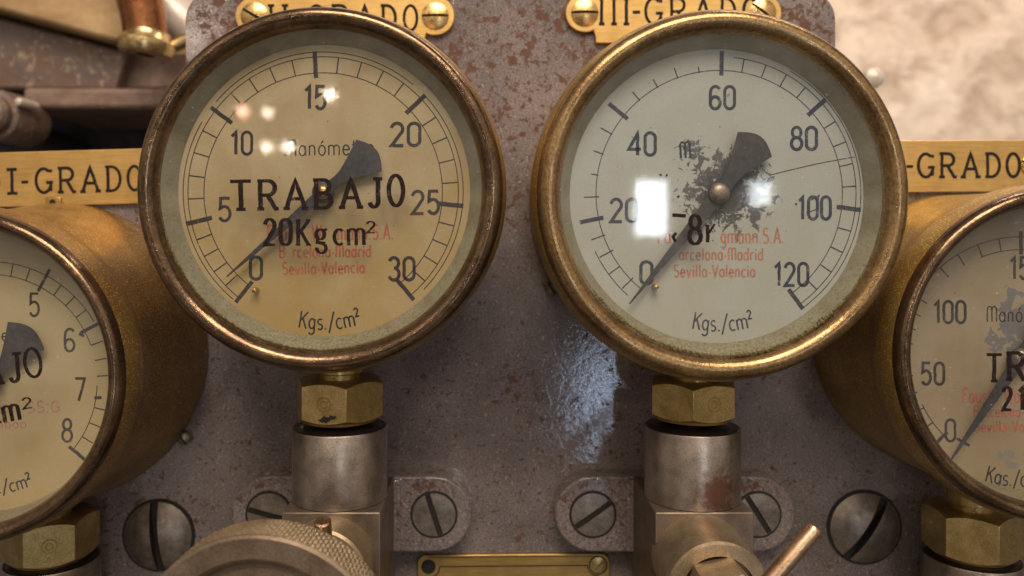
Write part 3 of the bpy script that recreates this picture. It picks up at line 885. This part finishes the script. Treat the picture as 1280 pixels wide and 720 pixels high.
    cl.build('sealing_washer', M['brass_dark'], g)
    return g

def tk_full(q, r0, r1): return (r0, r1)
FULL = lambda a0, a1: [(0, a0, a1), (1, a0, a1), (2, a0, a1)]

G1 = dict(D=230, k=1.025, ri=46.9, bx=397.5, by=236, recess=9, fl=52.6, screw=None, rim='rim_brown', case='case_brown', dial='dial_a', gasket='gasket', gr=43.6,
    label='brass gauge with yellowed dial reading up to 30, TRABAJO lettered on its glass',
    hub=(404, 240), major=[231.6, 193, 143, 93.5, 43.5, -5.7, -50], sub=5, radii=(149, 169, 175), tick=tk_full,
    arcs=[(0, 231.6, -50), (1, 231.6, -50), (2, 230, 150), (2, 140, 50), (2, 44, -44)], print='grey_print',
    nums=[('0', 320, 335, 17), ('5', 281, 262, 17), ('10', 302, 179, 28), ('15', 394, 122, 28), ('20', 507, 168, 39), ('25', 532, 253, 36), ('30', 502, 336, 34)],
    nh=28, nw=.95, red='red_print',
    words=[('Man\u00f3metro', 355, 195, 468, 193, 20, .42, 0, ()),
           ('Fausto Wagmann.S.A.', 334, 301, 492, 299, 19, .52, 1, (4, 5, 8, 9)), ('Barcelona-Madrid', 349, 322, 464, 321, 15, .52, 1, (1,)), ('Sevilla-Valencia', 353, 343, 456, 341, 15, .52, 1, ())],
    unit=(172, 259.5, 286.5, 21), tip=(283, 346), tail=(469, 188), nwid=(1.6, 6.0, 1.6), hubr=2.3, hubmat='brass_bright', pin=(321, 362),
    paint=[('TRABAJ', SLAB, 288, 262, 479, 258.5, 35, 1.35, 1.0, .18, ()), ('Q', SLAB, 484, 257.5, 507, 257, 38, 1.35, .9, .1, ()),
           ('20', SER_LOW, 330, 306, 366, 306, 32, 1.3, .6, .12, ()), ('Kg', SER_LOW, 369, 306, 410, 306, 31, 1.15, .5, .14, ()), ('cm', SER_LOW, 417, 306, 461, 305, 31, 1.05, .5, .14, ()),
           ('2', SER_LOW, 458, 291, 470, 291, 14, .7, .4, .1, ())],
    nut=(424, 265, -45.5, -58.5, 18, .98, 258))
G1['blot'] = True; G1['grime'] = (190, 300, .42)
G1['nut'] = (424.5, 265, -45.5, -58.5, -72, .98, -102)

def tk_g2(q, r0, r1):
    if q > 96:
        h = (math.sin(q * 12.9) * 43758.5) % 1
        return (r0 - .3, r0 + (r1 - r0) * (.35 + .6 * h)) if q < 180 else (r0 - 1.0 * h, r1 * (1 - .01 * h))
    return (r0, r1)
G2 = dict(D=230, k=1.043, ri=47.0, bx=907, by=243, recess=9, fl=52.8, screw=(-44.5, -31.2), rim='rim_gold', case='case_gold', dial='dial_b', gasket='gasket', gr=43.9,
    label='gold gauge with cream dial reading up to 120, black paint flaked off around its hub',
    hub=(899, 242), major=[232.5, 191.7, 140.8, 89, 41.5, -6.5, -54], sub=5, radii=(154, 171, 177), tick=tk_g2,
    arcs=[(0, 231, -54), (1, 84, -54), (2, 60, -54), (1, 228, 205)], print='blue_print', nomaj=(0,),
    nums=[('0', 808, 341, 17), ('20', 780, 263, 36), ('40', 803, 180, 35), ('60', 903, 122, 33), ('80', 1005, 173, 34), ('100', 1018, 260, 42), ('120', 989, 343, 44)],
    nh=28, nw=.95, red='red_faded',
    words=[('Man', 850, 198, 886, 196, 20, .6, 0, (1, 2)),
           ('Fausto Wagmann.S.A.', 822, 304, 980, 304, 19, .52, 1, (2, 3, 4, 5, 7, 8)), ('Barcelona-Madrid', 840, 325, 954, 325, 15, .52, 1, (0,)), ('Sevilla-Valencia', 842, 346, 944, 346, 15, .52, 1, ())],
    lines=[([(962, 219), (990, 212), (1020, 205), (1068, 196)], .28), ([(1008, 266), (1020, 262), (1024, 244), (1014, 250)], .35), ([(994, 254), (996, 256)], .6)],
    unit=(172, 258.5, 285, 21), unitmat='blue_print', tip=(787, 380), tail=(950, 172), nwid=(2.2, 6.2, 2.2), hubr=3.0, hubmat='steel_screw', pin=(818, 358),
    paint=[('8', NUM, 860, 305, 877, 305, 36, 1.25, .8, .1, ())],
    paintlines=[([(840, 269), (857, 270)], 1.0), ([(845, 291), (841, 296), (844, 302)], .9), ([(884, 281), (884, 303)], 1.1), ([(893, 280), (886, 291)], .7), ([(824, 219), (827, 219)], .7), ([(832, 219), (834, 220)], .7), ([(846, 247), (849, 245)], .6)],
    nut=(866, 265, -46, -58, -104, .97, -74))

G0 = dict(D=236, k=.97, ri=45.2, bx=-63, by=474, recess=15, fl=55.0, screw=(46.8, -32.2), rim='rim_brown', case='case_brown', dial='dial_c', gasket='gasket_warm', gr=44.2,
    label='brown gauge cut by the left edge, dial numbered 5 to 8 in view',
    hub=(-12.5, 477), major=[230.7, 197, 163.2, 129.5, 95.7, 62, 28.2, -5.5, -39.3], sub=4, radii=(134, 150, 158), tick=tk_full,
    arcs=[(0, 230, 20), (1, 230, 30), (0, -2, -39), (2, 200, 100)], print='grey_print', mw=1.0, nomaj=(7,),
    nums=[('4', -28, 358, 17), ('5', 43, 381, 14), ('6', 87, 425, 14), ('7', 100, 487, 14), ('8', 84, 538, 14), ('3', -96, 394, 14)],
    nh=28, nw=.8, red='red_faded',
    words=[('MANOMETRO'.replace('M', 'M').replace('E', 'e').replace('T', 't').replace('R', 'r'), -70, 427, 40, 425, 15, .5, 0, ()),
           ('Man. SS.G', -20, 517, 75, 515, 14, .42, 1, ()), ('Bilbao', -14, 536, 33, 535, 12, .40, 1, ())],
    lines=[([(118, 497), (127, 497)], .9), ([(99, 417), (105, 420)], 1.0)],
    unit=(140, 262, 293, 17), unitmat='grey_print', tip=(-80, 560), tail=(38, 412), nwid=(1.8, 7.0, 1.6), hubr=3.0, hubmat='steel',
    paint=[('TRABAJ', SLAB, -150, 492, 30, 476, 35, 1.2, .9, .18, ()), ('Q', SLAB, 32, 473, 57, 469, 36, 1.1, .8, .1, ()),
           ('4Kg', SER_LOW, -80, 540, -22, 534, 30, 1.3, .55, .1, ()), ('cm', SER_LOW, -9, 530, 31, 522, 30, 1.25, .55, .08, ()), ('2', SER_LOW, 29, 511, 42, 509, 13, .7, .4, .1, ())],
    nut=(64, 280, -95.5, -110, -94, 1.0, -64))

G3 = dict(D=236, k=.97, ri=45.2, bx=1337, by=445, recess=15, fl=51.0, screw=None, rim='rim_brown', case='case_gold', dial='dial_d', gasket='gasket_warm', gr=44.2,
    label='gold gauge cut by the right edge, tan dial marked 0, 50 and 100',
    hub=(1276, 448), major=[225, 180, 142, 90, 45, 0, -45], sub=5, radii=(136, 152, 158), tick=tk_full,
    arcs=[(1, 150, 60), (0, 228, 205), (0, 112, 60)], print='grey_print', nomaj=(1, 2), mw=1.1,
    nums=[('0', 1188, 538, 14), ('50', 1166, 467, 30), ('100', 1187, 390, 41), ('150', 1282, 335, 40)],
    nh=27, nw=.85, red='red_print',
    words=[('Man\u00f3metro', 1233, 402, 1330, 402, 19, .42, 0, ()),
           ('Fausto Wagmann.S.A.', 1203, 503, 1350, 503, 18, .52, 1, ()), ('Barcelona-Madrid', 1217, 521, 1322, 521, 14, .52, 1, ()), ('Sevilla-Valencia', 1218, 540, 1318, 540, 14, .52, 1, ())],
    lines=[([(1196, 548), (1212, 557)], .8)],
    unit=(160, 253.5, 281, 20), tip=(1190, 574), tail=(1330, 368), nwid=(2.0, 6.0, 2.0), hubr=3.0, hubmat='steel',
    paint=[('T', SLAB, 1232, 476, 1252, 476, 33, 1.2, .9, .1, ()), ('R', SLAB, 1256, 474, 1282, 474, 33, 1.5, 1.0, .1, ()), ('2', NUM, 1252, 512, 1264, 512, 28, 1.1, .7, .1, ()), ('1', NUM, 1272, 512, 1280, 512, 28, 1.3, .8, .1, ())],
    nut=(1214, 280, -93.5, -109, -90, 1.0, -60))
G2['grime'] = (205, 335, .75)
for c in (G1, G2, G0, G3): make_gauge(c)

# ================================================================== valves under the gauges
def ear_flange(mb, cx, cz, off, r, y0, y1):
    pts = []
    for k in range(17):
        a = radians(-90 + 180 * k / 16); pts.append((cx + off + r * cos(a), cz + r * sin(a)))
    for k in range(17):
        a = radians(90 + 180 * k / 16); pts.append((cx - off + r * cos(a), cz + r * sin(a)))
    mb.prism(pts, y0, y1)

AX = 265.0
def make_valve(x, label, slots, rust=False):
    """socket, block and eared flange; thing stands at the socket axis, origin at block centre height"""
    zc = -100.0
    v = thing('gauge_valve', (x, AX, zc), label, 'valve', 'valves under the gauges')
    sk = MB()
    sk.lathe([(9.5, 36.0), (14.6, 38.2), (15.3, 38.5), (15.55, 38.0), (15.55, 15.2)], 96, 0, TOZ)
    sk.build('socket', M['steel_rust' if rust else 'steel'], v)
    gr = MB()
    gr.lathe([(8.0, 39.3), (12.8, 38.9), (14.4, 38.35)], 64, 0, TOZ)
    gr.build('grease_seal', M['soot'], v)
    bl = MB(); bl.box(-15.4, 15.4, -15.4, 23, -32, 15)
    bl.build('block', M['steel_block'], v, bevel=.5)
    fl = MB(); ear_flange(fl, 0, 1.2, 29.7, 13.6, 23, DP - AX + .5)
    fl.box(-17.8, 17.8, 21.4, 25, -11.8, 14.2)
    fl.build('flange', M['panel'], v, bevel=.8, bseg=3)
    for sgn, an in zip((-1, 1), slots):
        sc = MB()
        slotted_head(sc, 7.7, .3, 2.0, .72, an, 22.5, 1.5, sgn * 29.7, 1.2)
        ring(sc, 7.75, 8.55, 22.9, 64, 1, sgn * 29.7, 1.2)  # dark ring painted for the shaded gap round the head
        sc.build('flange_screw', [M['steel_screw'], M['slot_dirt_shade']], v)
    return v

VA = make_valve(-47.7, 'steel gauge valve with large knurled handwheel under the TRABAJO gauge', (75, 18))
VB = make_valve(68.9, 'steel gauge valve with rusty socket and copper rod handle', (-55, 32), True)
# two more, hardly in view under the outer gauges
VC = make_valve(-151.0, 'dark socket under the left gauge, cut by the bottom edge', (10, 60))
VC.location.z = -150 * MM; VC.location.y = 280 * MM
VD = make_valve(170.5, 'dark socket under the right gauge, cut by the bottom edge', (40, 0))
VD.location.z = -149 * MM; VD.location.y = 280 * MM
for v in (VC, VD):
    for ch in list(v.children):
        if ch.name.startswith('flange'):
            bpy.data.objects.remove(ch)
    for ch in v.children:
        if ch.name.startswith('block'): ch.scale = (1, .8, 1)

def direction_matrix(o, d):
    """local -y points along d, placed at o"""
    q = Vector((0, -1, 0)).rotation_difference(Vector(d).normalized())
    return Matrix.Translation(o) @ q.to_matrix().to_4x4()

# left valve: bonnet, wheel and pin (local to VA)
ax_d = Vector((-5.6, -59, -2)).normalized()
bn = MB(); mA = direction_matrix((0, -14, 0), ax_d)
bn.lathe([(13.6, 3), (13.9, -1), (13.9, -11.2), (13.2, -12), (8, -12), (8, -58)], 72, 0, mA)
bn.build('bonnet', M['bronze_knurl'], VA)
wh = MB(); mW = direction_matrix(Vector((0, -14, 0)) + ax_d * 61, ax_d)
Rw, tw = 32.4, 11.0
wh.lathe([(Rw - .12, .75), (Rw - .3, .4), (Rw - 1.0, 0), (26.5, 0), (25.6, .6), (24.6, 2.0), (23.2, 2.4), (12, 2.4), (10, 0.5), (9.5, -2), (.2, -2.4)], 160, 0, mW)
wh.lathe([(Rw - .9, tw - .5), (Rw - 1.6, tw), (10, tw), (9, tw + 3)], 160, 0, mW)
wheel = wh.build('handwheel', M['wheel_face'], VA, angle=14)
kn = MB(); NT, SUBD, ROWS = 100, 8, 26
vs, fs = [], []
n = NT * SUBD
for i in range(ROWS + 1):
    y = .5 + (tw - 1.0) * i / ROWS
    for q in range(n):
        a = 2 * pi * q / n
        u = NT * a + y * 2.6; w = NT * a - y * 2.6
        hgt = .5 * (1 - abs(sin(u / 2))) ** .8 + .5 * (1 - abs(sin(w / 2))) ** .8
        edge = min(1, i / 2.0, (ROWS - i) / 2.0)
        r = Rw - .55 - .95 * hgt * edge - (1 - edge) * .35 + .55
        vs.append((r * cos(a), y, r * sin(a)))
for i in range(ROWS):
    for q in range(n):
        q2 = (q + 1) % n
        fs.append((i * n + q, i * n + q2, (i + 1) * n + q2, (i + 1) * n + q))
kn.add(vs, fs, 0, mW)
kn.build('knurled_rim', M['bronze_knurl'], wheel, angle=60)
pn = MB()
pn.lathe([(.1, -6.4), (2.0, -6.3), (2.45, -5.8), (2.5, 4)], 28, 0, direction_matrix((1.2, -33.0, 13.5), (.02, -.35, 1)))
pn.build('stop_pin', M['copper'], VA)

# right valve: bonnet, gland nut, spindle and rod handle (local to VB)
bn = MB(); ax_b = Vector((-1.5, -59, -1)).normalized(); mB = direction_matrix((-1.4, -14, 0), ax_b)
bn.lathe([(14.4, 3), (14.6, 0), (14.6, -23), (14.0, -23.8), (10.6, -23.8), (10.4, -21), (6, -21)], 80, 0, mB)
bn.build('bonnet', M['bronze_knurl'], VB)
gn = hexnut(11.0, 13, radians(12))
gm = MB(); mg = mB @ Matrix.Translation((0, -29.5, 0)) @ Matrix.Rotation(radians(90), 4, 'X')
gm.add([tuple(p) for p in gn.v], gn.f, 0, mg)
gm.build('gland_nut', M['bronze_knurl'], VB, bevel=.15)
sp = MB(); sp.lathe([(5.5, -34), (5.5, -70), (4.5, -72), (.2, -72)], 32, 0, mB)
sp.build('spindle', M['copper_dark'], VB)
def vb(px, py, D): return at(px, py, D) - Vector((68.9, AX, -100))
rd = MB()
t0, t1 = vb(1019, 660, 190), vb(868, 836, 190)
dr = (t1 - t0)
rd.tube([t0 - dr * .008, t0, t0 + dr * .015, t0 + dr * .6, t0 + dr * 1.0, t0 + dr * 1.3], [1.2, 1.75, 1.95, 2.1, 2.3, 2.3], 24)
rd.build('rod_handle', M['copper'], VB)

# ================================================================== large domed panel screws
def panel_screw(px, py, R, ang, label):
    c = at(px, py, DP - 2)
    s = thing('panel_screw', (c.x, DP, c.z), label, 'screw', 'large domed screws in the panel')
    mb = MB(); slotted_head(mb, R, 3.4, 3.0, 3.9, ang, -1.2, 1.4, 0, 0, 20, 40)
    mb.build('screw_head', [M['steel_screw'], M['slot_dirt_shade']], s)
    r2 = MB(); ring(r2, R + .05, R + .9, -.5, 80, 0, 0, 0, .5)
    r2.build('dark_ring', M['slot_dirt_shade'], s)  # near-black ring coloured in round the head
    return s
panel_screw(196, 671, 12.6, 6, 'large domed screw with upright slot left of the knurled handwheel')
panel_screw(1083, 661, 13.0, -33, 'large domed screw with slanting slot right of the copper rod')

# ================================================================== nameplates
def plate_screw(parent, x, z, R, ang, y, mat='brass_bright'):
    mb = MB(); slotted_head(mb, R, 1.0, .95, .95, ang, y - .4, 1.0, x, z, 8, 18)
    mb.build('screw', [M[mat], M['slot_dirt_shade']], parent)

def lobed(w2, body_h, lobe_r, lobe_c):
    """plate outline: tall body with smaller rounded lobes at both ends, notched between"""
    hb = body_h / 2
    xe = lobe_c - lobe_r * .55
    pts = []
    def right():
        q = [(xe, -hb), (xe, -hb + 2.2)]
        a0 = degrees(atan2(-lobe_r * .86, xe + .8 - lobe_c))
        for k in range(19):
            a = a0 + (-2 * a0) * k / 18
            q.append((lobe_c + lobe_r * cos(radians(a)), lobe_r * sin(radians(a))))
        q += [(xe, hb - 2.2), (xe, hb)]
        return q
    r = right()
    return r + [(-x, -z) for x, z in r]

DN = DP - 2.0
def lobed_plate(px0, px1, pyc, text, tx, base, cap, label, scr, a_l, a_r):
    c0 = at(px0, pyc, DN); c1 = at(px1, pyc, DN)
    cx = (c0.x + c1.x) / 2; lc = (c1.x - c0.x) / 2
    p = thing('nameplate', (cx, DP, c0.z), label, 'nameplate', 'brass stage nameplates')
    mb = MB(); mb.prism(lobed(0, 22.5, 7.2, lc), -2.0, -.1)
    mb.build('brass_plate', M['brass_plate'], p, bevel=.35)
    lt = MB()
    for (t, x0, x1) in tx:
        a = at(x0, base, DN); b = at(x1, base, DN)
        write(lt, t, SLAB, (a.x - cx, a.z - c0.z), (b.x - cx, b.z - c0.z), cap * DN / F, 1.15, -2.06, 0, .22)
    lt.build('lettering', M['engrave'], p, smooth=False, fix=False)
    plate_screw(p, -lc, 0, scr, a_l, -2.05); plate_screw(p, lc, 0, scr, a_r, -2.05)
    return p
lobed_plate(318, 544, 20, 'II-GRADO', [('II', 333, 362), ('-', 366, 378), ('GRADO', 384, 523)], 38, 31, 'brass nameplate reading II-GRADO above the TRABAJO gauge', 5.0, 60, 90)
lobed_plate(731, 953, 16, 'III-GRADO', [('III', 747, 788), ('-', 789, 802), ('GRADO', 805, 948)], 30, 32, 'brass nameplate reading III-GRADO above the cream dial gauge', 5.0, 90, 50)

def bar_plate(name, px0, px1, y0, y1, tilt, tx, base, cap, label, hole=None, screw=None):
    a = at(px0, y1, DN); b = at(px1, y0, DN)
    cx, cz = (a.x + b.x) / 2, (a.z + b.z) / 2
    p = thing(name, (cx, DP, cz), label, 'nameplate', 'brass stage nameplates')
    p.rotation_euler = (0, radians(-tilt), 0)
    hw, hh = (b.x - a.x) / 2, (b.z - a.z) / 2
    mb = MB(); mb.prism(rounded([(-hw, -hh), (hw, -hh), (hw, hh), (-hw, hh)], 1.0), -2.0, -.1)
    mb.build('brass_plate', M['brass_plate'], p, bevel=.35)
    lt = MB()
    for (t, x0, x1) in tx:
        u = at(x0, base, DN); v = at(x1, base, DN)
        write(lt, t, SLAB, (u.x - cx, u.z - cz), (v.x - cx, v.z - cz), cap * DN / F, 1.15, -2.06, 0, .18)
    lt.build('lettering', M['engrave'], p, smooth=False, fix=False)
    if hole:
        u = at(hole[0], hole[1], DN); x, z = u.x - cx, u.z - cz
        tb = MB(); tb.box(x - 2.9, x + 2.9, -2.9, -.2, z - 2.6, z + 2.2)
        t = tb.build('tab', M['brass_dark'], p, bevel=.5)
        hb = MB(); hb.lathe([(1.2, -2.8), (1.2, -3.3), (2.0, -3.3), (2.0, -2.8)], 24, 0, Matrix.Translation((x, 0, z)), closed=True)
        hb.build('rivet', M['brass_nut'], t)
        dk = MB(); dk.lathe([(1.15, -2.95), (.05, -2.95)], 24, 0, Matrix.Translation((x, 0, z)))  # flat dark disc stands in for the shade inside the rivet
        dk.build('rivet_hole_shade', M['slot_dirt_shade'], t)
    if screw:
        u = at(screw[0], screw[1], DN); plate_screw(p, u.x - cx, u.z - cz, 3.4, 60, -2.05)
    return p
bar_plate('nameplate', -110, 205, 189, 258, 1.6, [('D', -24, 1), ('I', 6, 24), ('-', 25, 37), ('GRADO', 43, 178)], 241, 30,
          'brass nameplate reading I-GRADO left of the TRABAJO gauge', (67, 254))
bar_plate('nameplate', 1090, 1400, 175, 240, 0.2, [('IV', 1075, 1128), ('-', 1131, 1143), ('GRADO', 1146, 1276)], 221, 29,
          'brass nameplate reading -GRADO in front of the plaster wall', None, (1287, 207))

# blank framed plate at the bottom
a = at(522, 0, DN).x; b = at(763, 0, DN).x; top = at(0, 693.5, DN).z
cx = (a + b) / 2; hw = (b - a) / 2
bp = thing('data_plate', (cx, DP, top - 20), 'brass data plate with an engraved border line at the bottom edge', 'plate')
bp.rotation_euler = (0, radians(-.5), 0)
mb = MB(); mb.prism(rounded([(-hw, -20), (hw, -20), (hw, 20), (-hw, 20)], 3.2), -1.6, -.1)
mb.build('brass_plate', M['brass_dark'], bp, bevel=.3)
ln = MB()
e = 4.0; z = 20 - 4.3
for z2 in (z, -z):
    sg = 1 if z2 > 0 else -1
    ln.ribbon([(-hw + 8.2, z2), (hw - 8.2, z2)], .42, -1.66)
    for sx in (-1, 1):
        cxx = sx * (hw - 4.3)
        pts = [(cxx - sx * (4.0 * cos(radians(t))), z2 - sg * 4.0 * sin(radians(t))) for t in range(0, 91, 10)]
        ln.ribbon(pts, .42, -1.66)
for sx in (-1, 1): ln.ribbon([(sx * (hw - 4.3), z - 4), (sx * (hw - 4.3), -z + 4)], .42, -1.66)
# outer line
o = hw - .9
ln.ribbon([(-o + 3, 19.1), (o - 3, 19.1)], .25, -1.66)
ln.build('border_line', M['engrave'], bp, smooth=False, fix=False)
hl = MB(); hl.lathe([(1.9, -1.66), (.05, -1.66)], 28, 0, Matrix.Translation((-hw + 4.1, 0, z)))  # flat dark disc painted for the shade of an empty hole
ring(hl, 1.9, 2.7, -1.68, 36, 0, -hw + 4.1, z, .05)
hl.build('screw_hole_shade', M['slot_dirt_shade'], bp)
sb = MB(); slotted_head(sb, 3.0, .4, .8, .8, -45, -1.62, .5, hw - 4.3, z, 8, 18); ring(sb, 3.05, 3.5, -1.68, 40, 1, hw - 4.3, z, .05)
sb.build('screw', [M['brass_nut'], M['slot_dirt_shade']], bp)

# ================================================================== behind the panel
# old plaster wall
wb = MB(); wb.box(-1900, 1900, 1000, 1100, -900, 1300)
wall = wb.build('plaster_wall', M['wall'], None)
tag(wall, 'cream plaster wall with brown stains behind the machine', 'wall')
c = at(1086, 100, 420)
kb = MB(); kb.lathe([(.2, -9), (3, -8.6), (5.0, -7), (5.6, -3), (4.8, 0), (3.5, 2), (3.5, 60)], 40)
tag(kb.build('knob', M['pale_iron_glint'], None, loc=c), 'pale rounded knob peeping out beside the cream gauge rim', 'knob')

# machine casting at the upper left: sloping cover over a worn body, ledge, and a dark sheet for the shaded void
mc = thing('machine_casting', at(60, 190, 470), 'brown worn machine casting with tan sloping cover at upper left', 'machine')
O = Vector(mc.location) / MM
def poly_part(name, pts, D0, D1, mat, bev=1.2):
    mb = MB(); q = []
    for px, py in pts:
        v = at(px, py, D0) - O; q.append((v.x, v.z))
    mb.prism(q, D0 - O.y, D1 - O.y)
    return mb.build(name, M[mat], mc, bevel=bev, bseg=3)
poly_part('sloping_cover', [(-260, -160), (150, -160), (158, 20), (157, 55), (120, 46), (0, 13), (-260, -58)], 420, 520, 'cover', 2.5)
poly_part('worn_body', [(-260, -48), (0, 21), (120, 53), (160, 64), (147, 106), (147, 112), (-260, 112)], 436, 520, 'body_worn', 2)
poly_part('end_block', [(147, 66), (300, 66), (300, 112), (147, 112)], 446, 510, 'ledge', 2)
poly_part('ledge', [(28, 109), (300, 109), (300, 136), (28, 136)], 428, 510, 'ledge', 2.5)
poly_part('dark_void_sheet', [(-300, 60), (340, 60), (340, 420), (-300, 420)], 530, 560, 'void_dark', 1)  # near-black sheet stands in for the shaded void
# hump added to give the dark gap its blue-grey haze
hm = MB(); c = at(40, 230, 505) - O
vs = []; fs = []
n1, n2 = 24, 12
for i in range(n2 + 1):
    t = pi * i / n2
    for k in range(n1):
        a = 2 * pi * k / n1
        vs.append((c.x + 46 * sin(t) * cos(a), c.y + 20 * sin(t) * sin(a), c.z + 36 * cos(t)))
for i in range(n2):
    for k in range(n1):
        fs.append((i * n1 + k, i * n1 + (k + 1) % n1, (i + 1) * n1 + (k + 1) % n1, (i + 1) * n1 + k))
hm.add(vs, fs); hm.build('haze_hump', M['void_dark'], mc)
# end cap of a shaft at the left edge
c = at(-8, 143, 405)
sc_ = thing('shaft_end', c, 'round shaft end with a pale bump added as its highlight at the left edge', 'machine part')
mb = MB(); mb.lathe([(.2, -6), (8, -5.6), (9.5, -4), (9.8, 0), (12.5, .5), (13.2, 2), (13.2, 30)], 48)
mb.build('shaft', M['body_worn'], sc_)
mb = MB(); mb.lathe([(.1, -4), (1.8, -3.4), (2.4, -1), (2.4, 12)], 24, 0, Matrix.Translation((14.3, 0, 6)))
mb.build('highlight_bump', M['pale_iron_glint'], sc_)  # pale bump stands in for a highlight on the shaft end

# copper pipe with brass collar
c = at(183, 60, 400)
pf = thing('pipe_fitting', c, 'brown copper pipe rising from a brass collar beside the panel', 'pipe')
mb = MB(); mb.tube([(0, 0, 4), (-1.5, 0, 16), (-7, -1, 40), (-14, -2, 70)], [10.5, 10.8, 11.2, 11.2], 32)
mb.build('copper_tube', M['copper_dark'], pf)
mb = MB(); mb.lathe([(5, -3.5), (12.6, -3.0), (13.8, 0), (13.4, 3.2), (11.4, 5.2), (10.6, 8)], 48, 0, Matrix.Rotation(radians(8), 4, 'Y') @ TOZ)
mb.build('brass_collar', M['brass_fit'], pf)
mb = MB(); mb.tube([(6, 6, 0), (22, 8, 8), (34, 8, 14)], [3.5, 3.5, 3.2], 20)
mb.build('drain_spout', M['brass_fit'], pf)
c = at(214, 14, 430)
pp = MB(); pp.tube([(14, 0, -12), (0, 0, 0), (-12, 2, 16), (-22, 2, 60)], [11, 12, 10, 9], 32)  # added pale shape stands in for a white highlight and beige background
tag(pp.build('highlight_elbow', M['pale_iron_glint'], None, loc=c), 'pale elbow added for a white highlight and beige background between the copper pipe and the panel edge', 'pipe')
